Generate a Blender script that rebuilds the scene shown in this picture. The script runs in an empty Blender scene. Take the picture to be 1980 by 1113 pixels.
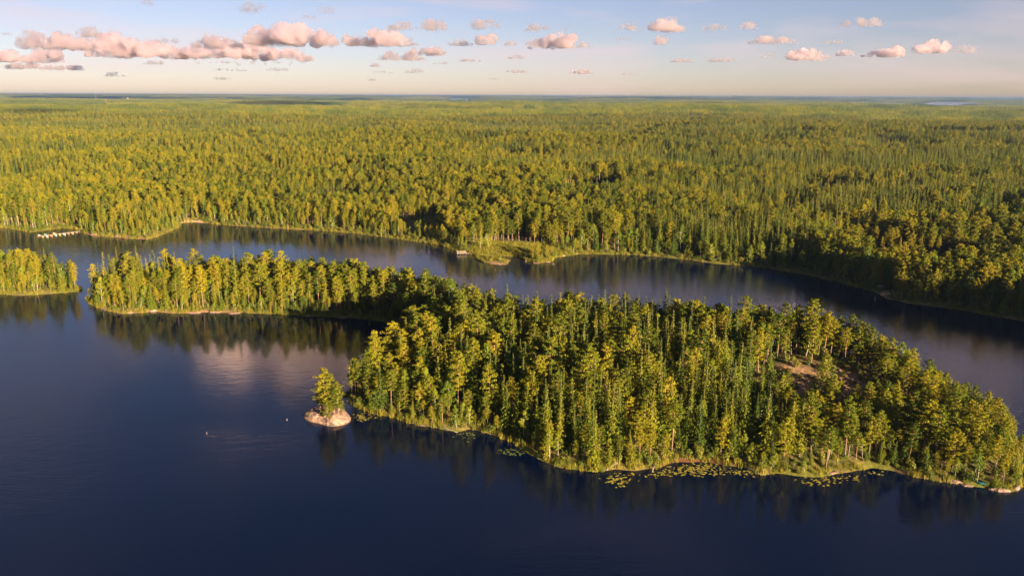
import bpy, bmesh, math, random
import numpy as np
from mathutils import Vector, Matrix, Euler

R = math.radians
sc = bpy.context.scene
COL = sc.collection

# ------------------------------------------------------------------ camera, sky, sun, exposure
CAM_H = 80.0
PITCH, ROLL, FPX = 13.55, 0.22, 1539.0          # degrees down, degrees, focal length in photo pixels
cam_data = bpy.data.cameras.new('camera')
cam_data.sensor_fit = 'HORIZONTAL'
cam_data.angle = 2 * math.atan(990.0 / FPX)
cam_data.clip_start = 1.0
cam_data.clip_end = 200000.0
cam = bpy.data.objects.new('camera', cam_data)
CAM_ROT = Matrix.Rotation(R(90 - PITCH), 3, 'X') @ Matrix.Rotation(R(ROLL), 3, 'Z')
cam.matrix_world = Matrix.Translation((0, 0, CAM_H)) @ CAM_ROT.to_4x4()
COL.objects.link(cam)
sc.camera = cam

SUN_EL, SUN_HEAD = 11.0, 38.0                     # elevation; light travels forward and this far to the left
ldir = Vector((-math.sin(R(SUN_HEAD)) * math.cos(R(SUN_EL)), math.cos(R(SUN_HEAD)) * math.cos(R(SUN_EL)), -math.sin(R(SUN_EL))))
world = bpy.data.worlds.new('World')
sc.world = world
world.use_nodes = True
wn, wl = world.node_tree.nodes, world.node_tree.links
wn.clear()
w_out = wn.new('ShaderNodeOutputWorld')
w_bg = wn.new('ShaderNodeBackground')
w_sky = wn.new('ShaderNodeTexSky')
w_sky.sky_type = 'NISHITA'
w_sky.sun_disc = False
w_sky.sun_elevation = R(SUN_EL)
w_sky.sun_rotation = R(180.0 - SUN_HEAD)
w_sky.altitude = 100
w_sky.air_density = 0.75
w_sky.dust_density = 0.35
w_sky.ozone_density = 1.2
w_bg.inputs['Strength'].default_value = 0.05
w_tint = wn.new('ShaderNodeMix')                 # white balance of the evening sky
w_tint.data_type = 'RGBA'
w_tint.blend_type = 'MULTIPLY'
w_tint.inputs['Factor'].default_value = 1.0
w_tint.inputs[7].default_value = (0.425, 0.355, 0.415, 1)
wl.new(w_sky.outputs['Color'], w_tint.inputs[6])
w_tc = wn.new('ShaderNodeTexCoord')              # thin pink cirrus, drawn out along the wind
w_map = wn.new('ShaderNodeMapping')
w_map.inputs['Scale'].default_value = (1.0, 1.0, 5.5)
w_map.inputs['Rotation'].default_value = (0, R(6), 0)
w_map.inputs['Location'].default_value = (0.37, 0.2, 0.1)
wl.new(w_tc.outputs['Generated'], w_map.inputs['Vector'])
w_n = wn.new('ShaderNodeTexNoise')
w_n.inputs['Scale'].default_value = 3.2
w_n.inputs['Detail'].default_value = 7
w_n.inputs['Roughness'].default_value = 0.55
w_n.inputs['Distortion'].default_value = 0.4
wl.new(w_map.outputs[0], w_n.inputs['Vector'])
w_r = wn.new('ShaderNodeValToRGB')
w_r.color_ramp.elements[0].position = 0.50
w_r.color_ramp.elements[1].position = 0.74
w_r.color_ramp.elements[1].color = (0.55, 0.55, 0.55, 1)
wl.new(w_n.outputs['Fac'], w_r.inputs['Fac'])
w_ci = wn.new('ShaderNodeMix')
w_ci.data_type = 'RGBA'
w_ci.inputs[7].default_value = (3.1, 2.25, 2.25, 1)
wl.new(w_r.outputs['Color'], w_ci.inputs['Factor'])
wl.new(w_tint.outputs[2], w_ci.inputs[6])
wl.new(w_ci.outputs[2], w_bg.inputs['Color'])
wl.new(w_bg.outputs['Background'], w_out.inputs['Surface'])

sun_data = bpy.data.lights.new('sun', 'SUN')
sun_data.energy = 5.0
sun_data.angle = R(0.53)
sun_data.color = (1.0, 0.70, 0.43)
sun = bpy.data.objects.new('sun', sun_data)
sun.rotation_euler = ldir.to_track_quat('-Z', 'Y').to_euler()
sun.location = (60, -120, 200)
COL.objects.link(sun)

sc.view_settings.view_transform = 'Standard'
sc.view_settings.look = 'None'
sc.view_settings.gamma = 1.0
sc.view_settings.use_curve_mapping = False
sc.view_settings.exposure = 2.65
cy = sc.cycles
cy.use_denoising = True
cy.max_bounces = 10
cy.diffuse_bounces = 2
cy.glossy_bounces = 2
cy.transmission_bounces = 2
cy.volume_bounces = 8
cy.volume_max_steps = 128
cy.transparent_max_bounces = 8
cy.caustics_reflective = False
cy.caustics_refractive = False

# ------------------------------------------------------------------ helpers
rng = np.random.default_rng(11)
rnd = random.Random(5)


def ray(u, v):
    d = CAM_ROT @ Vector(((u - 990.0) / FPX, -(v - 556.5) / FPX, -1.0))
    return d.normalized()


def gp(u, v, z=0.0):
    """the point of the ground plane that a survey ray meets"""
    d = ray(u, v)
    t = (z - CAM_H) / d.z
    return (d.x * t, d.y * t)


def project(x, y, z):
    p = CAM_ROT.transposed() @ Vector((x, y, z - CAM_H))
    return (990 + FPX * p.x / -p.z, 556.5 - FPX * p.y / -p.z)


def hash2(ix, iy, seed):
    with np.errstate(over='ignore'):
        n = (ix.astype(np.int64) * 374761393 + iy.astype(np.int64) * 668265263 + seed * 1442695041) & 0xffffffff
        n = ((n ^ (n >> 13)) * 1274126177) & 0xffffffff
        n = n ^ (n >> 16)
    return (n & 0xffffff) / float(0xffffff)


def vnoise(x, y, seed=0):
    x = np.asarray(x, float); y = np.asarray(y, float)
    ix = np.floor(x); iy = np.floor(y)
    fx = x - ix; fy = y - iy
    fx = fx * fx * (3 - 2 * fx); fy = fy * fy * (3 - 2 * fy)
    a = hash2(ix, iy, seed); b = hash2(ix + 1, iy, seed)
    c = hash2(ix, iy + 1, seed); d = hash2(ix + 1, iy + 1, seed)
    return (a * (1 - fx) + b * fx) * (1 - fy) + (c * (1 - fx) + d * fx) * fy


def fbm(x, y, seed=0, octaves=4):
    s, a, t = 0.0, 0.5, 0.0
    for k in range(octaves):
        s = s + a * vnoise(x * 2 ** k, y * 2 ** k, seed + 17 * k)
        t += a
        a *= 0.5
    return s / t


def smooth(a, b, x):
    t = np.clip((x - a) / (b - a), 0, 1)
    return t * t * (3 - 2 * t)


def poly_sd(px, py, poly):
    """signed distance to a closed polygon, positive inside"""
    P = np.asarray(poly, float)
    Q = np.roll(P, -1, axis=0)
    px = np.asarray(px, float); py = np.asarray(py, float)
    best = np.full(px.shape, 1e18)
    inside = np.zeros(px.shape, bool)
    for (ax, ay), (bx, by) in zip(P, Q):
        ex, ey = bx - ax, by - ay
        L = ex * ex + ey * ey + 1e-12
        t = np.clip(((px - ax) * ex + (py - ay) * ey) / L, 0, 1)
        dx = px - ax - t * ex; dy = py - ay - t * ey
        best = np.minimum(best, dx * dx + dy * dy)
        c = (ay > py) != (by > py)
        with np.errstate(divide='ignore', invalid='ignore'):
            xi = ax + (py - ay) / (by - ay if by != ay else 1e-12) * ex
        inside ^= c & (px < xi)
    d = np.sqrt(best)
    return np.where(inside, d, -d)


def tag(o, label=None, cat=None, group=None, kind=None):
    if label: o['label'] = label
    if cat: o['category'] = cat
    if group: o['group'] = group
    if kind: o['kind'] = kind
    return o


def link(o, parent=None):
    COL.objects.link(o)
    if parent is not None:
        o.parent = parent
    return o


def empty(name, loc, rz=0.0):
    o = bpy.data.objects.new(name, None)
    o.empty_display_size = 0.5
    o.location = loc
    o.rotation_euler = (0, 0, rz)
    COL.objects.link(o)
    return o


def mesh_np(name, verts, faces, mats=(), mat_idx=None, smooth_shade=False):
    """faces: an (n,4) or (n,3) int array, or a list of tuples"""
    me = bpy.data.meshes.new(name)
    verts = np.asarray(verts, np.float32)
    if isinstance(faces, np.ndarray):
        n, k = faces.shape
        me.vertices.add(len(verts))
        me.vertices.foreach_set('co', verts.ravel())
        me.loops.add(n * k)
        me.loops.foreach_set('vertex_index', faces.astype(np.int32).ravel())
        me.polygons.add(n)
        me.polygons.foreach_set('loop_start', np.arange(0, n * k, k, dtype=np.int32))
        me.update(calc_edges=True)
    else:
        me.from_pydata([tuple(map(float, v)) for v in verts], [], [tuple(int(i) for i in f) for f in faces])
    for m in mats:
        me.materials.append(m)
    if mat_idx is not None:
        me.polygons.foreach_set('material_index', np.asarray(mat_idx, np.int32))
    if smooth_shade:
        me.polygons.foreach_set('use_smooth', np.ones(len(me.polygons), bool))
    me.update()
    return me


class MB:
    """collects boxes, tubes and rings into one mesh"""
    def __init__(self):
        self.v, self.f, self.m = [], [], []

    def add(self, verts, faces, mi=0):
        o = len(self.v)
        self.v += [tuple(p) for p in verts]
        self.f += [tuple(i + o for i in f) for f in faces]
        self.m += [mi] * len(faces)

    def box(self, c, s, rz=0.0, mi=0, bev=0.0):
        x, y, z = s[0] / 2, s[1] / 2, s[2] / 2
        M = Matrix.Rotation(rz, 3, 'Z')
        vs = [Vector(c) + M @ Vector((a * x, b * y, d * z)) for a in (-1, 1) for b in (-1, 1) for d in (-1, 1)]
        self.add(vs, [(0, 1, 3, 2), (4, 6, 7, 5), (0, 4, 5, 1), (2, 3, 7, 6), (0, 2, 6, 4), (1, 5, 7, 3)], mi)

    def tube(self, pts, radii, n=6, mi=0, cap=True):
        pts = [Vector(p) for p in pts]
        rings = []
        for i, p in enumerate(pts):
            a = pts[max(i - 1, 0)]; b = pts[min(i + 1, len(pts) - 1)]
            t = (b - a)
            t = t.normalized() if t.length > 1e-9 else Vector((0, 0, 1))
            u = t.orthogonal().normalized() if abs(t.z) < 0.9 else Vector((1, 0, 0)) - t * t.x
            u.normalize()
            w = t.cross(u)
            rings.append([p + (u * math.cos(2 * math.pi * k / n) + w * math.sin(2 * math.pi * k / n)) * radii[i] for k in range(n)])
        vs = [v for r_ in rings for v in r_]
        fs = []
        for i in range(len(pts) - 1):
            for k in range(n):
                a, b = i * n + k, i * n + (k + 1) % n
                fs.append((a, b, b + n, a + n))
        if cap:
            fs.append(tuple(range(n - 1, -1, -1)))
            fs.append(tuple(range((len(pts) - 1) * n, len(pts) * n)))
        self.add(vs, fs, mi)

    def mesh(self, name, mats, smooth_shade=False):
        return mesh_np(name, self.v, self.f, mats, self.m, smooth_shade)

    def build(self, name, mats, parent=None, smooth_shade=False, loc=None):
        if not isinstance(mats, (list, tuple)):
            mats = [mats]
        o = bpy.data.objects.new(name, self.mesh(name, mats, smooth_shade))
        if loc is not None:
            o.location = loc
        return link(o, parent)


# ------------------------------------------------------------------ materials
def new_mat(name):
    m = bpy.data.materials.new(name)
    m.use_nodes = True
    nt = m.node_tree
    b = nt.nodes['Principled BSDF']
    return m, nt, nt.nodes, nt.links, b


def ramp(nodes, stops):
    r_ = nodes.new('ShaderNodeValToRGB')
    el = r_.color_ramp.elements
    while len(el) < len(stops):
        el.new(0.5)
    for e, (p, c) in zip(el, stops):
        e.position = p
        e.color = (*c, 1)
    return r_


def foliage_mat(name, dark, mid, light, transl=0.40, stand=0.60):
    m, nt, n, l, b = new_mat(name)
    info = n.new('ShaderNodeObjectInfo')
    geo = n.new('ShaderNodeNewGeometry')
    ns = n.new('ShaderNodeTexNoise')
    ns.inputs['Scale'].default_value = 0.008
    ns.inputs['Detail'].default_value = 3
    l.new(geo.outputs['Position'], ns.inputs['Vector'])
    nf = n.new('ShaderNodeTexNoise')
    nf.inputs['Scale'].default_value = 0.9
    nf.inputs['Detail'].default_value = 2
    l.new(geo.outputs['Position'], nf.inputs['Vector'])

    def mad(a, k, c):
        q = n.new('ShaderNodeMath'); q.operation = 'MULTIPLY_ADD'
        l.new(a, q.inputs[0]); q.inputs[1].default_value = k
        if isinstance(c, (int, float)): q.inputs[2].default_value = c
        else: l.new(c, q.inputs[2])
        return q.outputs[0]
    s = mad(info.outputs['Random'], 0.80, -0.22)
    s = mad(ns.outputs['Fac'], stand * 1.6, s)
    s = mad(nf.outputs['Fac'], 0.5, s)
    s = mad(s, 1.0, -0.39)
    r_ = ramp(n, [(0.0, dark), (0.45, mid), (1.0, light)])
    l.new(s, r_.inputs['Fac'])
    b.inputs['Roughness'].default_value = 0.65
    b.inputs['Specular IOR Level'].default_value = 0.10
    l.new(r_.outputs['Color'], b.inputs['Base Color'])
    tr = n.new('ShaderNodeBsdfTranslucent')
    l.new(r_.outputs['Color'], tr.inputs['Color'])
    mx = n.new('ShaderNodeMixShader')
    mx.inputs['Fac'].default_value = transl
    l.new(b.outputs[0], mx.inputs[1])
    l.new(tr.outputs[0], mx.inputs[2])
    l.new(mx.outputs[0], n['Material Output'].inputs['Surface'])
    return m


M = {}
M['pine'] = foliage_mat('pine_needles', (0.038, 0.070, 0.008), (0.118, 0.142, 0.009), (0.215, 0.196, 0.010))
M['spruce'] = foliage_mat('spruce_needles', (0.024, 0.052, 0.012), (0.078, 0.114, 0.011), (0.165, 0.170, 0.011))
M['birch'] = foliage_mat('birch_leaves', (0.055, 0.105, 0.012), (0.125, 0.175, 0.013), (0.205, 0.225, 0.014), 0.35)
M['bush'] = foliage_mat('bush_leaves', (0.050, 0.085, 0.018), (0.105, 0.135, 0.020), (0.170, 0.165, 0.022), 0.35)
M['dead'] = foliage_mat('dead_twigs', (0.07, 0.055, 0.035), (0.12, 0.09, 0.06), (0.17, 0.125, 0.08), 0.1)
M['reed'] = foliage_mat('reed_blades', (0.09, 0.11, 0.02), (0.16, 0.165, 0.022), (0.24, 0.21, 0.03), 0.35)


def bark_mat(name, low, high, z0, z1, dark, scale=6.0):
    m, nt, n, l, b = new_mat(name)
    tc = n.new('ShaderNodeTexCoord')
    sx = n.new('ShaderNodeSeparateXYZ')
    l.new(tc.outputs['Object'], sx.inputs[0])
    mr = n.new('ShaderNodeMapRange')
    mr.inputs['From Min'].default_value = z0
    mr.inputs['From Max'].default_value = z1
    l.new(sx.outputs['Z'], mr.inputs['Value'])
    mix = n.new('ShaderNodeMix'); mix.data_type = 'RGBA'
    l.new(mr.outputs[0], mix.inputs['Factor'])
    mix.inputs[6].default_value = (*low, 1); mix.inputs[7].default_value = (*high, 1)
    ns = n.new('ShaderNodeTexNoise')
    ns.inputs['Scale'].default_value = scale
    ns.inputs['Detail'].default_value = 4
    l.new(tc.outputs['Object'], ns.inputs['Vector'])
    rr = ramp(n, [(0.40, (0, 0, 0)), (0.62, (1, 1, 1))])
    l.new(ns.outputs['Fac'], rr.inputs['Fac'])
    mix2 = n.new('ShaderNodeMix'); mix2.data_type = 'RGBA'
    l.new(rr.outputs['Color'], mix2.inputs['Factor'])
    mix2.inputs[6].default_value = (*dark, 1)
    l.new(mix.outputs[2], mix2.inputs[7])
    l.new(mix2.outputs[2], b.inputs['Base Color'])
    b.inputs['Roughness'].default_value = 0.9
    return m


M['pine_bark'] = bark_mat('pine_bark', (0.16, 0.11, 0.08), (0.36, 0.17, 0.07), 3, 9, (0.10, 0.07, 0.05))
M['spruce_bark'] = bark_mat('spruce_bark', (0.14, 0.11, 0.09), (0.17, 0.12, 0.09), 2, 12, (0.08, 0.06, 0.05))
M['birch_bark'] = bark_mat('birch_bark', (0.50, 0.47, 0.42), (0.62, 0.58, 0.52), 1, 8, (0.10, 0.09, 0.08), 2.2)
M['dead_bark'] = bark_mat('weathered_wood', (0.22, 0.19, 0.16), (0.27, 0.24, 0.20), 1, 8, (0.13, 0.11, 0.09))


def plain_mat(name, col, rough=0.6, var=0.15, scale=4.0, metallic=0.0, bump=0.0):
    m, nt, n, l, b = new_mat(name)
    tc = n.new('ShaderNodeTexCoord')
    ns = n.new('ShaderNodeTexNoise')
    ns.inputs['Scale'].default_value = scale
    ns.inputs['Detail'].default_value = 5
    l.new(tc.outputs['Object'], ns.inputs['Vector'])
    lo = tuple(c * (1 - var) for c in col); hi = tuple(min(1, c * (1 + var)) for c in col)
    rr = ramp(n, [(0.35, lo), (0.65, hi)])
    l.new(ns.outputs['Fac'], rr.inputs['Fac'])
    l.new(rr.outputs['Color'], b.inputs['Base Color'])
    b.inputs['Roughness'].default_value = rough
    b.inputs['Metallic'].default_value = metallic
    if bump:
        bp = n.new('ShaderNodeBump'); bp.inputs['Strength'].default_value = bump
        l.new(ns.outputs['Fac'], bp.inputs['Height']); l.new(bp.outputs[0], b.inputs['Normal'])
    return m


def rock_mat():
    m, nt, n, l, b = new_mat('granite')
    tc = n.new('ShaderNodeNewGeometry')
    ns = n.new('ShaderNodeTexNoise'); ns.inputs['Scale'].default_value = 0.55; ns.inputs['Detail'].default_value = 7
    l.new(tc.outputs['Position'], ns.inputs['Vector'])
    nb = n.new('ShaderNodeTexNoise'); nb.inputs['Scale'].default_value = 1.6; nb.inputs['Detail'].default_value = 6
    l.new(tc.outputs['Position'], nb.inputs['Vector'])
    rr = ramp(n, [(0.32, (0.045, 0.04, 0.035)), (0.46, (0.15, 0.105, 0.08)), (0.58, (0.24, 0.155, 0.11)), (0.72, (0.09, 0.075, 0.055))])
    l.new(ns.outputs['Fac'], rr.inputs['Fac'])
    sx = n.new('ShaderNodeSeparateXYZ'); l.new(tc.outputs['Position'], sx.inputs[0])
    wet = n.new('ShaderNodeMapRange'); wet.inputs['From Min'].default_value = 0.05; wet.inputs['From Max'].default_value = 0.30
    l.new(sx.outputs['Z'], wet.inputs['Value'])
    mix = n.new('ShaderNodeMix'); mix.data_type = 'RGBA'
    l.new(wet.outputs[0], mix.inputs['Factor'])
    mix.inputs[6].default_value = (0.06, 0.045, 0.035, 1)
    l.new(rr.outputs['Color'], mix.inputs[7])
    l.new(mix.outputs[2], b.inputs['Base Color'])
    b.inputs['Roughness'].default_value = 0.85
    bp = n.new('ShaderNodeBump'); bp.inputs['Strength'].default_value = 1.0; bp.inputs['Distance'].default_value = 0.35
    l.new(nb.outputs['Fac'], bp.inputs['Height']); l.new(bp.outputs[0], b.inputs['Normal'])
    return m


M['rock'] = rock_mat()


def ground_mat():
    """mossy forest floor, grassy and stony at the shore (attribute sd = metres from the shoreline), rock and sand where surveyed"""
    m, nt, n, l, b = new_mat('forest_floor')
    geo = n.new('ShaderNodeNewGeometry')

    def noise(scale, det=5):
        q = n.new('ShaderNodeTexNoise'); q.inputs['Scale'].default_value = scale; q.inputs['Detail'].default_value = det
        l.new(geo.outputs['Position'], q.inputs['Vector'])
        return q

    def attr(nm):
        a = n.new('ShaderNodeAttribute'); a.attribute_name = nm
        return a.outputs['Fac']

    def mix(f, a, c):
        q = n.new('ShaderNodeMix'); q.data_type = 'RGBA'
        l.new(f, q.inputs['Factor'])
        for i, v in ((6, a), (7, c)):
            if isinstance(v, tuple): q.inputs[i].default_value = (*v, 1)
            else: l.new(v, q.inputs[i])
        return q.outputs[2]
    n1, n2, n3 = noise(0.25), noise(1.1), noise(0.012, 6)
    floor = ramp(n, [(0.3, (0.035, 0.045, 0.014)), (0.5, (0.075, 0.075, 0.022)), (0.7, (0.11, 0.085, 0.035))])
    l.new(n1.outputs['Fac'], floor.inputs['Fac'])
    wood = ramp(n, [(0.35, (0.030, 0.042, 0.014)), (0.55, (0.060, 0.068, 0.016)), (0.7, (0.085, 0.085, 0.020))])
    l.new(n3.outputs['Fac'], wood.inputs['Fac'])
    grass = ramp(n, [(0.3, (0.060, 0.085, 0.014)), (0.6, (0.115, 0.120, 0.018)), (0.75, (0.17, 0.13, 0.035))])
    l.new(n2.outputs['Fac'], grass.inputs['Fac'])
    rock = ramp(n, [(0.3, (0.07, 0.06, 0.030)), (0.48, (0.14, 0.095, 0.050)), (0.62, (0.24, 0.155, 0.095)), (0.75, (0.12, 0.10, 0.035))])
    l.new(n1.outputs['Fac'], rock.inputs['Fac'])
    c = mix(attr('far'), floor.outputs['Color'], wood.outputs['Color'])
    c = mix(attr('grassy'), c, grass.outputs['Color'])
    c = mix(attr('rocky'), c, rock.outputs['Color'])
    c = mix(attr('sandy'), c, (0.40, 0.26, 0.16))
    c = mix(attr('muddy'), c, (0.09, 0.045, 0.022))
    l.new(c, b.inputs['Base Color'])
    b.inputs['Roughness'].default_value = 0.95
    b.inputs['Specular IOR Level'].default_value = 0.1
    bp = n.new('ShaderNodeBump'); bp.inputs['Strength'].default_value = 0.7; bp.inputs['Distance'].default_value = 0.3
    l.new(n2.outputs['Fac'], bp.inputs['Height']); l.new(bp.outputs[0], b.inputs['Normal'])
    return m


def water_mat():
    m, nt, n, l, b = new_mat('lake_water')
    geo = n.new('ShaderNodeNewGeometry')

    def noise(scale, det, sx, sy, rz):
        mp = n.new('ShaderNodeMapping')
        mp.inputs['Rotation'].default_value = (0, 0, rz)
        mp.inputs['Scale'].default_value = (sx, sy, 1)
        l.new(geo.outputs['Position'], mp.inputs['Vector'])
        q = n.new('ShaderNodeTexNoise'); q.inputs['Scale'].default_value = scale; q.inputs['Detail'].default_value = det
        l.new(mp.outputs[0], q.inputs['Vector'])
        return q.outputs['Fac']
    ripple = noise(1.1, 3, 0.45, 1.5, R(-38))
    chop = noise(0.35, 2, 0.6, 1.3, R(-25))
    wind = noise(0.010, 3, 1, 1.6, 0)
    add = n.new('ShaderNodeMath'); add.operation = 'MULTIPLY_ADD'
    l.new(chop, add.inputs[0]); add.inputs[1].default_value = 1.2; l.new(ripple, add.inputs[2])
    lee = n.new('ShaderNodeVectorMath'); lee.operation = 'DISTANCE'      # sheltered water between the two islands
    l.new(geo.outputs['Position'], lee.inputs[0]); lee.inputs[1].default_value = (-72, 255, 0)
    lm = n.new('ShaderNodeMapRange'); lm.inputs['From Min'].default_value = 20; lm.inputs['From Max'].default_value = 75
    l.new(lee.outputs['Value'], lm.inputs['Value'])
    wm = n.new('ShaderNodeMath'); wm.operation = 'MULTIPLY'
    wr = ramp(n, [(0.40, (0.15, 0.15, 0.15)), (0.62, (1, 1, 1))])
    l.new(wind, wm.inputs[0]); l.new(lm.outputs[0], wm.inputs[1])
    l.new(wm.outputs[0], wr.inputs['Fac'])
    st = n.new('ShaderNodeMapRange')
    st.inputs['To Min'].default_value = 0.03; st.inputs['To Max'].default_value = 0.20
    l.new(wr.outputs['Color'], st.inputs['Value'])
    bp = n.new('ShaderNodeBump'); bp.inputs['Distance'].default_value = 0.22
    l.new(st.outputs[0], bp.inputs['Strength'])
    l.new(add.outputs[0], bp.inputs['Height'])
    rg = n.new('ShaderNodeMapRange')
    rg.inputs['To Min'].default_value = 0.08; rg.inputs['To Max'].default_value = 0.15
    l.new(wr.outputs['Color'], rg.inputs['Value'])
    l.new(rg.outputs[0], b.inputs['Roughness'])
    b.inputs['Base Color'].default_value = (0.0003, 0.0028, 0.0170, 1)
    b.inputs['IOR'].default_value = 1.333
    b.inputs['Specular IOR Level'].default_value = 0.5
    b.inputs['Specular Tint'].default_value = (0.74, 0.90, 1.0, 1)
    l.new(bp.outputs[0], b.inputs['Normal'])
    return m


M['water'] = water_mat()
M['ground'] = ground_mat()

# ------------------------------------------------------------------ the land: shorelines in metres
px = lambda pts: [gp(u, v) for u, v in pts]
ISLAND = px([(170, 583), (182, 593), (205, 600), (235, 607), (300, 603), (350, 606), (400, 604), (470, 605), (560, 609),
             (640, 613), (700, 616), (742, 622), (775, 635), (800, 650), (790, 680), (755, 710), (725, 735), (690, 748),
             (668, 765), (676, 780), (702, 792), (720, 802), (760, 808), (800, 820), (850, 828), (885, 834), (912, 828),
             (960, 843), (1010, 866), (1040, 886), (1085, 904), (1150, 914), (1190, 906), (1225, 908), (1262, 906), (1300, 894), (1370, 893),
             (1440, 904), (1465, 916), (1500, 915), (1540, 921), (1575, 924), (1610, 917), (1645, 910), (1690, 903), (1730, 908), (1755, 917),
             (1790, 926), (1840, 934), (1900, 942), (1928, 949), (1955, 950), (1974, 941)])
ISLAND += [(116, 166), (123, 182), (121, 192), (114, 207), (104, 222), (86, 240), (60, 252), (24, 254), (0, 262),
           (-18, 280), (-36, 298), (-60, 312), (-90, 320), (-120, 325), (-150, 326), (-166, 320), (-172, 311)]
ISLET = px([(-160, 548), (-60, 560), (0, 568), (40, 572), (80, 569), (120, 567), (152, 564), (158, 558)]) + [(-206, 346), (-225, 350), (-260, 352), (-310, 358)]
SHORE = [(-1500, 300), (-700, 520), (-480, 505)] + px([(-120, 432), (-40, 440), (10, 441), (40, 446), (62, 449), (90, 446), (120, 441), (145, 443), (160, 452), (185, 457), (215, 458), (245, 461),
             (285, 463), (310, 456), (335, 445), (352, 436), (350, 431), (372, 429), (395, 431), (430, 435), (520, 441), (620, 446), (700, 453), (760, 461), (820, 469),
             (850, 475), (880, 484), (905, 490), (922, 494), (960, 495), (1000, 497), (1018, 504), (1040, 509), (1066, 506), (1074, 498), (1120, 491), (1180, 492),
             (1220, 493), (1260, 495), (1320, 501), (1380, 509), (1480, 518), (1560, 531), (1620, 546), (1690, 564), (1720, 578), (1760, 587), (1830, 595), (1900, 607), (1985, 622)])
SHORE += [(206, 268), (196, 246), (180, 226), (176, 206), (182, 184), (215, 165), (300, 120), (420, 40), (700, -200), (1500, -600)]
SHORE += [(60000, -600), (60000, 60000), (-60000, 60000), (-60000, 300)]
SPIT = px([(918, 500), (930, 497), (950, 499), (972, 504), (986, 508), (980, 512), (960, 512), (936, 508)])
CLEARING = (79.0, 196.0)
CLEAR_R = (17.5, 10.5)


def land_sd(x, y):
    return np.maximum.reduce([poly_sd(x, y, ISLAND), poly_sd(x, y, ISLET), poly_sd(x, y, SHORE), poly_sd(x, y, SPIT)])


FAR_LAKES = []          # centre x, y, half width, half depth, unit vector along the long axis
for u, half_w, near, far in ((887, 170, 8600, 18500), (1836, 240, 7000, 12600), (1727, 110, 7200, 9000)):
    d_ = ray(u, 190)
    q_ = math.hypot(d_.x, d_.y)
    ux_, uy_ = d_.x / q_, d_.y / q_
    FAR_LAKES.append((ux_ * (near + far) / 2, uy_ * (near + far) / 2, half_w, (far - near) / 2, ux_, uy_))


def lake_q(x, y, lk, grow_w=1.0, grow_d=1.0, shift=0.0, add=0.0):
    lx, ly, la, lb, ex, ey = lk
    dx, dy = x - (lx + ex * shift), y - (ly + ey * shift)
    al, ac = dx * ex + dy * ey, dx * ey - dy * ex
    return np.hypot(ac / (la * grow_w + add), al / (lb * grow_d + add))


def hills(x, y):
    r_ = np.hypot(x, y)
    a = smooth(450, 1500, r_)
    b = smooth(1500, 6000, r_)
    c = smooth(7000, 20000, r_)
    h = 10 * fbm(x / 160, y / 160, 3, 3) * smooth(0, 250, r_)
    h = h + a * 46 * (fbm(x / 700, y / 480, 7, 3) - 0.40)
    h = h + b * 60 * (fbm(x / 2300, y / 1300, 9, 3) - 0.45)
    h = h + c * 100 * (fbm(x / 5000, y / 2600, 21, 3) - 0.42)
    for lk in FAR_LAKES:                                # open valleys that hold the far lakes
        v_ = 1 - smooth(0.75, 1.15, lake_q(x, y, lk, 2.2, 1.0, -1200.0, 900.0))
        h = h + (3.0 - h) * v_
        h = h + (20.0 - h) * (1 - smooth(1.0, 1.25, lake_q(x, y, lk, 1.15, 1.05)))
    return np.minimum(h, 66.0)


def height(x, y, sd=None, extra=False):
    x = np.asarray(x, float); y = np.asarray(y, float)
    if sd is None:
        sd = land_sd(x, y)
    e = sd + 1.6 * (fbm(x / 5.0, y / 5.0, 31, 2) - 0.5)           # ragged shoreline
    up = 0.9 * (1 - np.exp(-np.clip(e, 0, None) / 2.2)) + np.clip(e, 0, 60) * 0.025
    dn = -0.35 * np.clip(-e, 0, 8)
    z = np.where(e > 0, up, dn)
    inland = smooth(6, 90, e)
    main = poly_sd(x, y, SHORE)
    z = z + np.where(main > 0, np.clip(hills(x, y) * smooth(15, 260, main), -0.3, None), 0)
    # the two wooded rises of the near island, and a hill added on the unseen right bank to shade the far shore
    z = z + np.where(e > 0, smooth(2, 22, e) * (8.5 * np.exp(-(((x - 86) / 34) ** 2 + ((y - 208) / 20) ** 2)) + 3.2 * np.exp(-(((x - 25) / 40) ** 2 + ((y - 225) / 20) ** 2))), 0)
    z = z + np.where(e > 0, smooth(2, 30, e) * 13 * np.exp(-(((x - 215) / 42) ** 2 + ((y - 215) / 45) ** 2)), 0)
    z = z + np.where(e > 0, smooth(1, 10, e) * 1.2, 0)
    return (z, e) if extra else z


# the ground: one sheet, finer towards the lake, out past the horizon
nr, na = 900, 420
rr_ = 60.0 * (45000.0 / 60.0) ** (np.arange(nr) / (nr - 1))
aa_ = np.radians(np.linspace(-52, 62, na))
RR, AA = np.meshgrid(rr_, aa_, indexing='ij')
GX, GY = (RR * np.sin(AA)).ravel(), (RR * np.cos(AA)).ravel()
GZ, GE = height(GX, GY, extra=True)
idx = np.arange(nr * na).reshape(nr, na)
gf = np.stack([idx[:-1, :-1], idx[:-1, 1:], idx[1:, 1:], idx[1:, :-1]], -1).reshape(-1, 4)[:, ::-1]
gme = mesh_np('ground', np.stack([GX, GY, GZ], -1), gf, [M['ground']], smooth_shade=True)


def vattr(me, name, arr):
    a = me.attributes.new(name, 'FLOAT', 'POINT')
    a.data.foreach_set('value', np.asarray(arr, np.float32))


GR = np.hypot(GX, GY)
rock_n = fbm(GX / 9, GY / 9, 51, 2)
clear = 1 - smooth(0.55, 1.1, np.hypot((GX - CLEARING[0]) / CLEAR_R[0], (GY - CLEARING[1]) / CLEAR_R[1]))


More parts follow.
